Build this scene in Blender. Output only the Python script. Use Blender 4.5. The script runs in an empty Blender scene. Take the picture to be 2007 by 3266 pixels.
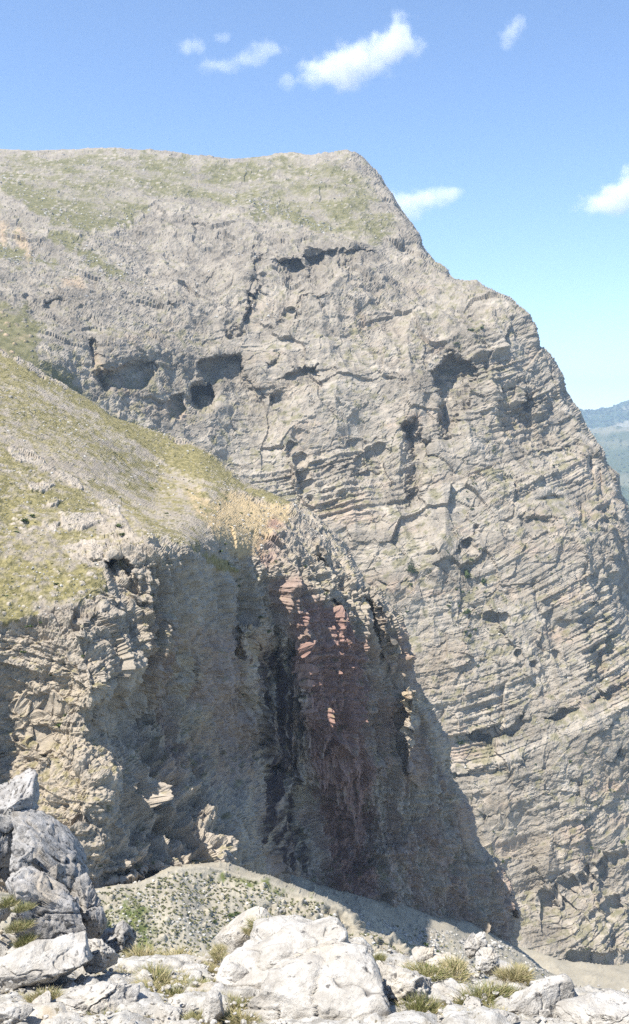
import bpy, bmesh, math, random
import numpy as np

# ------------------------------------------------------------------ camera, sky, sun, exposure
scene = bpy.context.scene
F, CX, CY = 3137.0, 1003.5, 1633.0          # focal length and centre of the 2007 x 3266 photograph, in its pixels
PITCH = math.radians(5.2)                   # camera looks slightly down
EYE = np.array([0.0, 0.0, 1.6])

cam_data = bpy.data.cameras.new('camera')
cam = bpy.data.objects.new('camera', cam_data)
scene.collection.objects.link(cam)
cam.location = EYE
cam.rotation_euler = (math.radians(90) - PITCH, 0, 0)
cam_data.sensor_fit = 'VERTICAL'
cam_data.sensor_height = 24.0
cam_data.lens = 24.0 * F / 3266.0
cam_data.clip_start = 0.05
cam_data.clip_end = 60000
scene.camera = cam

SUN_EL, SUN_BACK = math.radians(60), math.radians(36)    # sun: from the left, a little behind the camera
to_sun = (-math.cos(SUN_EL) * math.cos(SUN_BACK), -math.cos(SUN_EL) * math.sin(SUN_BACK), math.sin(SUN_EL))

world = bpy.data.worlds.new('World')
scene.world = world
world.use_nodes = True
wn, wl = world.node_tree.nodes, world.node_tree.links
wn.clear()
w_out = wn.new('ShaderNodeOutputWorld')
w_bg = wn.new('ShaderNodeBackground')
w_sky = wn.new('ShaderNodeTexSky')
w_sky.sky_type = 'NISHITA'
w_sky.sun_disc = False
w_sky.sun_elevation = SUN_EL
w_sky.sun_rotation = math.atan2(to_sun[0], to_sun[1])
w_sky.altitude = 1800
w_sky.air_density = 1.0
w_sky.dust_density = 0.25
w_sky.ozone_density = 1.6
w_bg.inputs['Strength'].default_value = 0.115
w_tint = wn.new('ShaderNodeMix'); w_tint.data_type = 'RGBA'; w_tint.blend_type = 'MULTIPLY'; w_tint.inputs[0].default_value = 1.0
w_tint.inputs[7].default_value = (0.90, 0.965, 1.04, 1)
wl.new(w_sky.outputs[0], w_tint.inputs[6])
wl.new(w_tint.outputs[2], w_bg.inputs[0])
wl.new(w_bg.outputs[0], w_out.inputs[0])

sun_data = bpy.data.lights.new('sun', 'SUN')
sun_data.energy = 4.8
sun_data.angle = math.radians(0.5)
sun_data.color = (1.0, 0.955, 0.88)
sun = bpy.data.objects.new('sun', sun_data)
scene.collection.objects.link(sun)
from mathutils import Vector, Matrix
sun.rotation_euler = (-Vector(to_sun)).to_track_quat('-Z', 'Y').to_euler()
sun.location = (-50, 0, 80)

scene.view_settings.view_transform = 'Standard'
scene.view_settings.look = 'None'
scene.view_settings.exposure = 1.02
scene.view_settings.gamma = 1.0
scene.view_settings.use_curve_mapping = False
scene.render.engine = 'CYCLES'
scene.cycles.max_bounces = 6
scene.cycles.diffuse_bounces = 4
scene.cycles.glossy_bounces = 1
scene.cycles.volume_bounces = 2
scene.cycles.transparent_max_bounces = 8
scene.cycles.use_denoising = False
scene.cycles.denoising_input_passes = 'RGB_ALBEDO_NORMAL'
scene.cycles.caustics_reflective = False
scene.cycles.caustics_refractive = False

HAZE = True

# ------------------------------------------------------------------ noise toolbox (numpy)
_r = np.random.RandomState(7)
PERM = np.concatenate([_r.permutation(256)] * 3).astype(np.int32)
_g = _r.normal(size=(256, 3)); _g /= np.linalg.norm(_g, axis=1)[:, None]
GX, GY, GZ = [_g[:, i].astype(np.float32) for i in range(3)]
RND = _r.rand(256).astype(np.float32)

def perlin(x, y, z=None, seed=0):
    x = np.asarray(x, np.float32) + seed * 17.31
    y = np.asarray(y, np.float32) + seed * 7.77
    z = np.zeros_like(x) if z is None else np.asarray(z, np.float32) + seed * 3.19
    x, y, z = np.broadcast_arrays(x, y, z)
    xf, yf, zf = np.floor(x), np.floor(y), np.floor(z)
    X, Y, Z = xf.astype(np.int32) & 255, yf.astype(np.int32) & 255, zf.astype(np.int32) & 255
    x = x - xf; y = y - yf; z = z - zf
    u = x * x * x * (x * (x * 6 - 15) + 10)
    v = y * y * y * (y * (y * 6 - 15) + 10)
    w = z * z * z * (z * (z * 6 - 15) + 10)
    A, B = PERM[X], PERM[X + 1]
    AA, AB, BA, BB = PERM[A + Y], PERM[A + Y + 1], PERM[B + Y], PERM[B + Y + 1]
    def g(h, a, b, c):
        return GX[h] * a + GY[h] * b + GZ[h] * c
    n00 = g(PERM[AA + Z], x, y, z); n10 = g(PERM[BA + Z], x - 1, y, z)
    n01 = g(PERM[AB + Z], x, y - 1, z); n11 = g(PERM[BB + Z], x - 1, y - 1, z)
    m00 = g(PERM[AA + Z + 1], x, y, z - 1); m10 = g(PERM[BA + Z + 1], x - 1, y, z - 1)
    m01 = g(PERM[AB + Z + 1], x, y - 1, z - 1); m11 = g(PERM[BB + Z + 1], x - 1, y - 1, z - 1)
    a0 = n00 + u * (n10 - n00); a1 = n01 + u * (n11 - n01)
    b0 = m00 + u * (m10 - m00); b1 = m01 + u * (m11 - m01)
    a = a0 + v * (a1 - a0); b = b0 + v * (b1 - b0)
    return 1.6 * (a + w * (b - a))

def fbm(x, y, z=None, octaves=4, gain=0.5, lac=2.03, seed=0):
    t, amp = 0, 1.0
    for o in range(octaves):
        t = t + amp * perlin(x * lac ** o, y * lac ** o, None if z is None else z * lac ** o, seed + o * 5)
        amp *= gain
    return t

def ridged(x, y, z=None, octaves=4, gain=0.5, lac=2.07, seed=0):
    t, amp, tot = 0, 1.0, 0
    for o in range(octaves):
        n = 1 - np.abs(perlin(x * lac ** o, y * lac ** o, None if z is None else z * lac ** o, seed + o * 5))
        t = t + amp * n * n
        tot += amp
        amp *= gain
    return t / tot

def hash1(i, seed=0):
    i = np.asarray(i, np.int64)
    return RND[PERM[(i + seed * 13) & 255]]

def smooth(a, b, x):
    t = np.clip((x - a) / (b - a), 0, 1)
    return t * t * (3 - 2 * t)

def cells(x, y, seed=0, z=None):
    """cellular noise: distance to the nearest and second nearest seed, and the id of the nearest"""
    xi, yi = np.floor(x), np.floor(y)
    f1 = np.full(x.shape, 9.0, np.float32); f2 = f1.copy()
    cid = np.zeros(x.shape, np.int32)
    zi = None if z is None else np.floor(z)
    for dx in (-1, 0, 1):
        for dy in (-1, 0, 1):
            for dz in ((0,) if z is None else (-1, 0, 1)):
                cx = (xi + dx).astype(np.int32); cy = (yi + dy).astype(np.int32)
                h = PERM[PERM[(cx + seed * 31) & 255] + (cy & 255)]
                if z is not None:
                    h = PERM[h + ((zi + dz).astype(np.int32) & 255)]
                ox = RND[h]; oy = RND[PERM[h + 57]]
                d = (cx + ox - x) ** 2 + (cy + oy - y) ** 2
                if z is not None:
                    d = d + (zi + dz + RND[PERM[h + 101]] - z) ** 2
                d = d.astype(np.float32)
                near = d < f1
                f2 = np.where(near, f1, np.minimum(f2, d))
                cid = np.where(near, h, cid)
                f1 = np.where(near, d, f1)
    return np.sqrt(f1), np.sqrt(f2), cid

_fd = np.random.RandomState(19).normal(size=(256, 3)); _fd /= np.linalg.norm(_fd, axis=1)[:, None]; _fd = _fd.astype(np.float32)
def facets(x, y, z, size, seed=0, vz=1.0):
    """broken planes: every cell of the rock has its own tilt, so faces meet in sharp arrises and joints"""
    x = np.asarray(x / size, np.float32); y = np.asarray(y / size, np.float32); z = np.asarray(z / (size * vz), np.float32)
    xi, yi, zi = np.floor(x), np.floor(y), np.floor(z)
    best = np.full(x.shape, 9.0, np.float32); out = np.zeros(x.shape, np.float32)
    for dx in (-1, 0, 1):
        for dy in (-1, 0, 1):
            for dz in (-1, 0, 1):
                h = PERM[PERM[((xi + dx).astype(np.int32) + seed * 31) & 255] + ((yi + dy).astype(np.int32) & 255)]
                h = PERM[h + ((zi + dz).astype(np.int32) & 255)]
                vx = x - xi - dx - RND[h]; vy = y - yi - dy - RND[PERM[h + 57]]; vz_ = z - zi - dz - RND[PERM[h + 101]]
                d = vx * vx + vy * vy + vz_ * vz_
                n = d < best
                best = np.where(n, d, best)
                out = np.where(n, vx * _fd[h, 0] + vy * _fd[h, 1] + vz_ * _fd[h, 2] + 0.5 * (RND[PERM[h + 33]] - 0.5), out)
    return out * size

def beds(s, T, a, b, seed=0, cut=0.7, along=3.0):
    """layered rock: each bed stands out by its own amount, which wanders along the bed"""
    q = s / T
    i = np.floor(q); f = q - i
    lat = a + 0.6 * b
    def h(k):
        w = lat / (along * 0.9 * T) + 9.7 * hash1(k, seed + 2) + 0.35 * perlin(a / T, b / T, s / (3 * T), seed)
        c = np.floor(w); e = w - c
        j0, j1 = hash1(c * 7 + k * 31, seed), hash1((c + 1) * 7 + k * 31, seed)
        return hash1(k, seed) - 0.5 + 0.5 * (j0 + (j1 - j0) * smooth(0.86, 1.0, e) - 0.5) + 0.35 * perlin(lat / (along * T), k * 5.37 + seed)
    h0, h1 = h(i), h(i + 1)
    return h0 + (h1 - h0) * smooth(cut, 1.0, f) - 0.5 * (f - 0.5) * (1 - smooth(0.9, 1, f))

# ------------------------------------------------------------------ picture rays and surfaces fitted through surveyed points
cp, sp = math.cos(PITCH), math.sin(PITCH)
def at(px, py, Y):
    """the point of the place that lies Y metres ahead and shows at pixel (px, py) of the photograph"""
    u = (np.asarray(px, np.float64) - CX) / F
    v = (CY - np.asarray(py, np.float64)) / F
    dy = cp + v * sp
    dz = -sp + v * cp
    return np.stack([u / dy * Y + EYE[0], np.asarray(Y) + 0 * u, dz / dy * Y + EYE[2]], -1)

def tps(points, lam=0.0):
    """smooth surface through (px, py, distance) points; flat pieces of ground stay flat"""
    p = np.array(points, np.float64)
    X = p[:, :2] / 1000.0
    val = 1.0 / p[:, 2]
    n = len(p)
    d2 = ((X[:, None] - X[None]) ** 2).sum(-1)
    K = np.where(d2 > 0, d2 * np.log(d2 + 1e-12), 0) + lam * np.eye(n)
    Pm = np.c_[np.ones(n), X]
    A = np.block([[K, Pm], [Pm.T, np.zeros((3, 3))]])
    c = np.linalg.solve(A, np.r_[val, 0, 0, 0])
    def f(px, py):
        x = np.asarray(px, np.float64) / 1000; y = np.asarray(py, np.float64) / 1000
        t = c[n] + c[n + 1] * x + c[n + 2] * y
        for k in range(n):
            r2 = (x - X[k, 0]) ** 2 + (y - X[k, 1]) ** 2
            t = t + c[k] * r2 * np.log(r2 + 1e-12)
        return 1.0 / np.clip(t, 1e-5, 10)
    return f

def signed_distance(poly, px, py, want_near=False):
    poly = np.array(poly, np.float32)
    q = np.roll(poly, -1, 0)
    best = np.full(px.shape, 1e18, np.float32)
    inside = np.zeros(px.shape, bool)
    nx = np.zeros(px.shape, np.float32); ny = nx.copy()
    for (ax, ay), (bx, by) in zip(poly, q):
        ex, ey = bx - ax, by - ay
        t = np.clip(((px - ax) * ex + (py - ay) * ey) / (ex * ex + ey * ey + 1e-9), 0, 1)
        cx, cy = ax + t * ex, ay + t * ey
        d = (px - cx) ** 2 + (py - cy) ** 2
        m = d < best
        best = np.where(m, d, best)
        if want_near:
            nx = np.where(m, cx, nx); ny = np.where(m, cy, ny)
        c = (ay > py) != (by > py)
        if ey != 0:
            inside ^= c & (px < ex * (py - ay) / ey + ax)
    sd = np.where(inside, np.sqrt(best), -np.sqrt(best))
    return (sd, nx, ny) if want_near else sd

class Zone:
    """masks and recesses given as outlines on the rock face, with ragged edges"""
    def __init__(self, px, py):
        self.px, self.py = px, py
        self.n1 = fbm(px / 70, py / 70, octaves=4, seed=3)
        self.n2 = fbm(px / 22, py / 22, octaves=3, seed=9)
    def mask(self, poly, soft=12, rag=14, fine=8):
        pts = np.array(poly)
        m = np.zeros(self.px.shape, np.float32)
        pad = soft + rag * 2 + fine * 2 + 5
        sel = (self.px > pts[:, 0].min() - pad) & (self.px < pts[:, 0].max() + pad) & (self.py > pts[:, 1].min() - pad) & (self.py < pts[:, 1].max() + pad)
        if not sel.any():
            return m
        sd = signed_distance(poly, self.px[sel], self.py[sel])
        m[sel] = smooth(-soft / 2, soft / 2, sd + rag * self.n1[sel] + fine * self.n2[sel])
        return m
    def recess(self, poly, depth, soft=10, rag=10, fine=6, full=None, zero=None):
        m = self.mask(poly, soft * 1.5, rag, fine) * depth * (0.75 if depth > 0 else 0.9)
        if full is None and depth > 0:
            b = np.array(poly); lo, hi = b.min(0), b.max(0); ex = hi - lo
            full, zero = (lo[0], lo[1]), (hi[0] + 0.12 * ex[0], hi[1] + 0.12 * ex[1])
            m = m * 1.35
        if full is not None:
            (x0, y0), (x1, y1) = full, zero
            l2 = (x1 - x0) ** 2 + (y1 - y0) ** 2
            t = ((self.px - x0) * (x1 - x0) + (self.py - y0) * (y1 - y0)) / l2
            m = m * np.clip(1 - t, 0, 1.15)
        return m

def step_line(z, pts, W, depth, side, edge=6, rag=9):
    """a break in the rock face along a line: sharp on the line, then running back out over W pixels on one side"""
    p = np.array(pts, np.float32)
    m = np.zeros(z.px.shape, np.float32)
    sel = (z.px > p[:, 0].min() - W - 30) & (z.px < p[:, 0].max() + W + 30) & (z.py > p[:, 1].min() - W - 30) & (z.py < p[:, 1].max() + W + 30)
    if not sel.any():
        return m
    qx = z.px[sel] + rag * z.n1[sel] + 0.5 * rag * z.n2[sel]; qy = z.py[sel] + rag * z.n2[sel] + 0.6 * rag * z.n1[sel]
    best = np.full(qx.shape, 1e18, np.float32); sg = np.zeros_like(best); tt = np.zeros_like(best)
    L = np.r_[0, np.cumsum(np.linalg.norm(np.diff(p, axis=0), axis=1))]
    for k in range(len(p) - 1):
        ex, ey = p[k + 1] - p[k]
        t = np.clip(((qx - p[k, 0]) * ex + (qy - p[k, 1]) * ey) / (ex * ex + ey * ey), 0, 1)
        d = (qx - p[k, 0] - t * ex) ** 2 + (qy - p[k, 1] - t * ey) ** 2
        c = ex * (qy - p[k, 1]) - ey * (qx - p[k, 0])
        n = d < best
        best = np.where(n, d, best); sg = np.where(n, np.sign(c), sg); tt = np.where(n, (L[k] + t * (L[k + 1] - L[k])) / L[-1], tt)
    d = np.sqrt(best) * sg * side
    w = W * (0.85 + 0.35 * z.n1[sel])
    taper = np.clip(np.sin(np.clip(tt, 0, 1) * math.pi) * 2.2, 0, 1)
    brk = np.clip(0.6 + 1.3 * perlin(tt * L[-1] / 28, 0.5 * tt, seed=int(p[0, 0]) % 97) + 0.5 * z.n2[sel], 0, 1.25)
    m[sel] = depth * taper * brk * smooth(0, edge, d) * np.clip(1 - d / np.maximum(w, 8), 0, 1) ** 1.2
    return m

def line_poly(pts, w):
    """a thin outline around a polyline"""
    p = np.array(pts, float)
    d = np.gradient(p, axis=0); d /= np.linalg.norm(d, axis=1)[:, None]
    nrm = np.c_[-d[:, 1], d[:, 0]]
    ww = w * np.sin(np.linspace(0.25, math.pi - 0.25, len(p)))[:, None]
    return np.concatenate([p + nrm * ww, (p - nrm * ww)[::-1]]).tolist()

# ------------------------------------------------------------------ mesh helpers
def link(o, parent=None):
    scene.collection.objects.link(o)
    if parent is not None:
        o.parent = parent
    return o

def mesh_from(name, verts, faces, mat, smooth_shade=False, attrs=None):
    """verts (n,3); faces (m,3) or (m,4)"""
    me = bpy.data.meshes.new(name)
    verts = np.ascontiguousarray(verts, np.float32)
    faces = np.ascontiguousarray(faces, np.int32)
    k = faces.shape[1]
    me.vertices.add(len(verts)); me.vertices.foreach_set('co', verts.ravel())
    me.loops.add(faces.size); me.loops.foreach_set('vertex_index', faces.ravel())
    me.polygons.add(len(faces))
    me.polygons.foreach_set('loop_start', np.arange(0, faces.size, k, dtype=np.int32))
    me.polygons.foreach_set('use_smooth', np.full(len(faces), smooth_shade))
    for an, arr in (attrs or {}).items():
        a = me.attributes.new(an, 'FLOAT_COLOR' if arr.ndim == 2 else 'FLOAT', 'POINT')
        a.data.foreach_set('color' if arr.ndim == 2 else 'value', np.ascontiguousarray(arr, np.float32).ravel())
    me.update(); me.validate()
    if mat is not None:
        me.materials.append(mat)
    return me

def obj(name, me, parent=None, label=None, cat=None, group=None, kind=None):
    o = bpy.data.objects.new(name, me)
    link(o, parent)
    if label: o['label'] = label
    if cat: o['category'] = cat
    if group: o['group'] = group
    if kind: o['kind'] = kind
    return o

SURF = {}
def build_layer(name, box, step, depth, poly, shape, paint, mat, back=40, back_k=1.0, roll=14, roll_m=6.0, smooth_shade=False, disp_dir=None, label=None, cat=None):
    x0, y0, x1, y1 = box
    xs = np.arange(x0, x1 + step, step, dtype=np.float32); ys = np.arange(y0, y1 + step, step, dtype=np.float32)
    px, py = np.meshgrid(xs, ys)
    rag = 5 * fbm(px / 40, py / 40, octaves=3, seed=21) + 3 * perlin(px / 9, py / 9, seed=22)
    sd, nx, ny = signed_distance(poly, px, py, True)
    qx = np.where(sd < 0, nx, px); qy = np.where(sd < 0, ny, py)
    Y = depth(qx, qy)
    z = Zone(qx, qy)
    Y = Y + shape(z, Y)
    e = np.clip(sd / roll, 0, 1)
    Y = Y + roll_m * (1 - np.sqrt(1 - (1 - e) ** 2)) * (sd < roll)
    Y = Y + np.where(sd < 0, -sd * back_k, 0)
    P = at(qx, qy, Y).astype(np.float32)
    # outward normal of a softened copy of the surface
    def normal(P, k):
        Q = P.copy()
        for _ in range(k):
            Q[1:-1, 1:-1] = 0.25 * (Q[:-2, 1:-1] + Q[2:, 1:-1] + Q[1:-1, :-2] + Q[1:-1, 2:])
        du = np.gradient(Q, axis=1); dv = np.gradient(Q, axis=0)
        n = np.cross(dv, du)
        n /= np.linalg.norm(n, axis=2)[..., None] + 1e-9
        return n
    N = normal(P, 6)
    d, info = paint['disp'](P, N, z)
    view = P - EYE.astype(np.float32); view /= np.linalg.norm(view, axis=2)[..., None]
    d = d * ((0.42 if name == 'cliff' else 0.5) + (0.58 if name == 'cliff' else 0.5) * smooth(0.08, 0.5, np.abs((N * view).sum(2))))
    D = N * 0.85 + np.array([-0.03, -0.2, 0.0], np.float32)
    D /= np.linalg.norm(D, axis=2)[..., None]
    P2 = P + D * d[..., None]
    # small terraces make real overhangs
    N2 = normal(P2, 1)
    attrs = paint['attrs'](P2, N, N2, z, info)
    ny_, nx_ = px.shape
    idx = np.arange(ny_ * nx_, dtype=np.int32).reshape(ny_, nx_)
    ok = sd > -back
    quad = ok[:-1, :-1] & ok[1:, :-1] & ok[:-1, 1:] & ok[1:, 1:]
    f = np.stack([idx[1:, :-1], idx[1:, 1:], idx[:-1, 1:], idx[:-1, :-1]], -1)[quad]
    used = np.zeros(ny_ * nx_, bool); used[f.ravel()] = True
    remap = np.cumsum(used).astype(np.int32) - 1
    V = P2.reshape(-1, 3)[used]
    at_ = {}
    for k, a in attrs.items():
        at_[k] = a.reshape(-1, a.shape[-1])[used] if a.ndim == 3 else a.ravel()[used]
    me = mesh_from(name, V, remap[f], mat, smooth_shade, at_)
    o = obj(name, me, kind='structure', label=label, cat=cat)
    SURF[name] = dict(P=P2, N=N2, x0=x0, y0=y0, step=step, sd=sd)
    return o

def on(name, px, py):
    s = SURF[name]
    i = int(round((py - s['y0']) / s['step'])); j = int(round((px - s['x0']) / s['step']))
    i = min(max(i, 0), s['P'].shape[0] - 1); j = min(max(j, 0), s['P'].shape[1] - 1)
    return s['P'][i, j], s['N'][i, j]

# ------------------------------------------------------------------ materials
def mat_new(name):
    m = bpy.data.materials.new(name); m.use_nodes = True
    nt = m.node_tree
    b = nt.nodes['Principled BSDF']
    b.inputs['Roughness'].default_value = 0.92
    b.inputs['Specular IOR Level'].default_value = 0.115
    return m, nt, b

def nmix(nt, fac, a, b, mode='MIX'):
    n = nt.nodes.new('ShaderNodeMix'); n.data_type = 'RGBA'; n.blend_type = mode
    for sock, v in ((n.inputs[0], fac), (n.inputs[6], a), (n.inputs[7], b)):
        if isinstance(v, bpy.types.NodeSocket): nt.links.new(v, sock)
        elif isinstance(v, (int, float)): sock.default_value = v
        else: sock.default_value = (*v, 1)
    return n.outputs[2]

def nnoise(nt, scale, detail=6, rough=0.6, vec=None):
    n = nt.nodes.new('ShaderNodeTexNoise')
    n.inputs['Scale'].default_value = scale; n.inputs['Detail'].default_value = detail; n.inputs['Roughness'].default_value = rough
    if vec is None:
        g = nt.nodes.new('ShaderNodeNewGeometry'); vec = g.outputs['Position']
    nt.links.new(vec, n.inputs['Vector'])
    return n.outputs['Fac']

def nramp(nt, fac, lo, hi):
    n = nt.nodes.new('ShaderNodeMapRange'); n.interpolation_type = 'SMOOTHSTEP'
    nt.links.new(fac, n.inputs[0]); n.inputs[1].default_value = lo; n.inputs[2].default_value = hi
    return n.outputs[0]

def nattr(nt, name):
    n = nt.nodes.new('ShaderNodeAttribute'); n.attribute_name = name
    return n

def nbump(nt, b, h, dist, strength=1.0):
    n = nt.nodes.new('ShaderNodeBump'); n.inputs['Distance'].default_value = dist; n.inputs['Strength'].default_value = strength
    nt.links.new(h, n.inputs['Height']); nt.links.new(n.outputs[0], b.inputs['Normal'])

def terrain_mat(name, rock_a, rock_b, grass_a, grass_b, ochre, red, dark, s, bump):
    """rock, grass, ochre earth, red earth and black water stain with painted wall shade, mixed by the masks carried by the mesh"""
    m, nt, b = mat_new(name)
    zs = nattr(nt, 'zones'); sepn = nt.nodes.new('ShaderNodeSeparateColor'); nt.links.new(zs.outputs['Color'], sepn.inputs[0])
    tone = nattr(nt, 'tone').outputs['Fac']
    n_big = nnoise(nt, s * 0.15, 5); n_mid = nnoise(nt, s, 6, 0.65); n_fine = nnoise(nt, s * 5, 6, 0.7)
    rock = nmix(nt, tone, rock_a, rock_b)
    rock = nmix(nt, nramp(nt, n_fine, 0.35, 0.7), rock, nmix(nt, 0.5, rock, rock_b), 'MIX')
    rock = nmix(nt, 0.55, rock, nmix(nt, n_mid, (0.45, 0.44, 0.43), (1.5, 1.47, 1.44)), 'MULTIPLY')
    grass = nmix(nt, nramp(nt, n_mid, 0.35, 0.65), grass_a, grass_b)
    grass = nmix(nt, 0.6, grass, nmix(nt, n_fine, (0.5, 0.5, 0.5), (1.5, 1.5, 1.45)), 'MULTIPLY')
    c = nmix(nt, sepn.outputs[1], rock, nmix(nt, 0.5, ochre, nmix(nt, n_mid, (0.6, 0.6, 0.6), (1.4, 1.4, 1.4)), 'MULTIPLY'))
    c = nmix(nt, sepn.outputs[2], c, nmix(nt, 0.6, red, nmix(nt, n_mid, (0.55, 0.55, 0.55), (1.5, 1.5, 1.5)), 'MULTIPLY'))
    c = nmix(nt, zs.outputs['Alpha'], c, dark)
    c = nmix(nt, sepn.outputs[0], c, grass)
    nt.links.new(c, b.inputs['Base Color'])
    nbump(nt, b, n_fine, bump, 0.8)
    return m

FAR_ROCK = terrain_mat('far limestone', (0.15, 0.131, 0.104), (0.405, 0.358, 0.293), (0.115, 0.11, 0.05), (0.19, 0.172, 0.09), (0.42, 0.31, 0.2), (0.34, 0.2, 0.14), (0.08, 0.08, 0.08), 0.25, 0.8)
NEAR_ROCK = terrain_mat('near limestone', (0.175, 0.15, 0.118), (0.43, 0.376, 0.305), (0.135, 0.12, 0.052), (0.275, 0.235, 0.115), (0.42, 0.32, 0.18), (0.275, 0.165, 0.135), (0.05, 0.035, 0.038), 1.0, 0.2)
SCREE = terrain_mat('scree', (0.22, 0.195, 0.15), (0.39, 0.355, 0.28), (0.09, 0.115, 0.04), (0.16, 0.165, 0.06), (0.40, 0.33, 0.24), (0.33, 0.22, 0.16), (0.06, 0.06, 0.06), 1.4, 0.12)

# ------------------------------------------------------------------ far mountain
mass_poly = [(-420, 500), (-200, 490), (0, 478), (100, 482), (250, 480), (355, 472), (440, 480), (560, 490), (650, 500), (760, 509), (850, 499), (920, 490),
    (1000, 495), (1060, 488), (1110, 485), (1140, 494), (1165, 510), (1195, 545), (1215, 565), (1225, 590), (1252, 622), (1272, 660), (1300, 700), (1330, 748),
    (1343, 785), (1375, 830), (1395, 848), (1425, 865), (1430, 893), (1480, 907), (1540, 915), (1590, 935), (1640, 965), (1682, 1002), (1705, 1045), (1715, 1108),
    (1750, 1138), (1767, 1162), (1792, 1200), (1797, 1245), (1820, 1288), (1842, 1318), (1858, 1358), (1880, 1400), (1905, 1440), (1932, 1490), (1968, 1515), (1972, 1585),
    (1995, 1610), (2002, 1660), (2060, 1720), (2140, 1900), (2260, 2200), (2420, 2600), (2500, 3200), (-420, 3200)]
mass_depth = tps([(-420, 490, 860), (0, 478, 900), (350, 472, 920), (700, 500, 930), (1000, 495, 915), (1110, 485, 905), (1215, 570, 870), (1425, 870, 720),
    (0, 700, 690), (300, 700, 730), (700, 680, 780), (1000, 700, 780), (1230, 720, 780), (-420, 1000, 500), (0, 955, 545), (0, 1130, 478), (150, 1050, 525), (120, 1170, 480), (250, 1250, 500), (0, 1500, 440),
    (500, 900, 650), (800, 900, 660), (1100, 870, 670), (1350, 900, 700), (350, 1080, 548), (600, 1120, 590), (800, 1200, 600), (1000, 1150, 605), (1300, 1150, 610),
    (1600, 1000, 640), (1700, 1150, 640), (450, 1330, 525), (700, 1450, 560), (900, 1450, 560), (1200, 1450, 575), (1500, 1400, 585), (1800, 1400, 615), (1930, 1500, 620),
    (1000, 1750, 542), (1300, 1800, 535), (1600, 1700, 548), (1950, 1700, 572), (1400, 2200, 510), (1700, 2200, 515), (2000, 2200, 525), (1500, 2700, 490), (1750, 2700, 488),
    (2007, 2700, 498), (1650, 3000, 468), (1900, 3070, 462), (2400, 3060, 540), (2250, 2200, 560), (2100, 1850, 600), (700, 2200, 500), (700, 3000, 440), (0, 2500, 340), (0, 3100, 320)])

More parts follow.
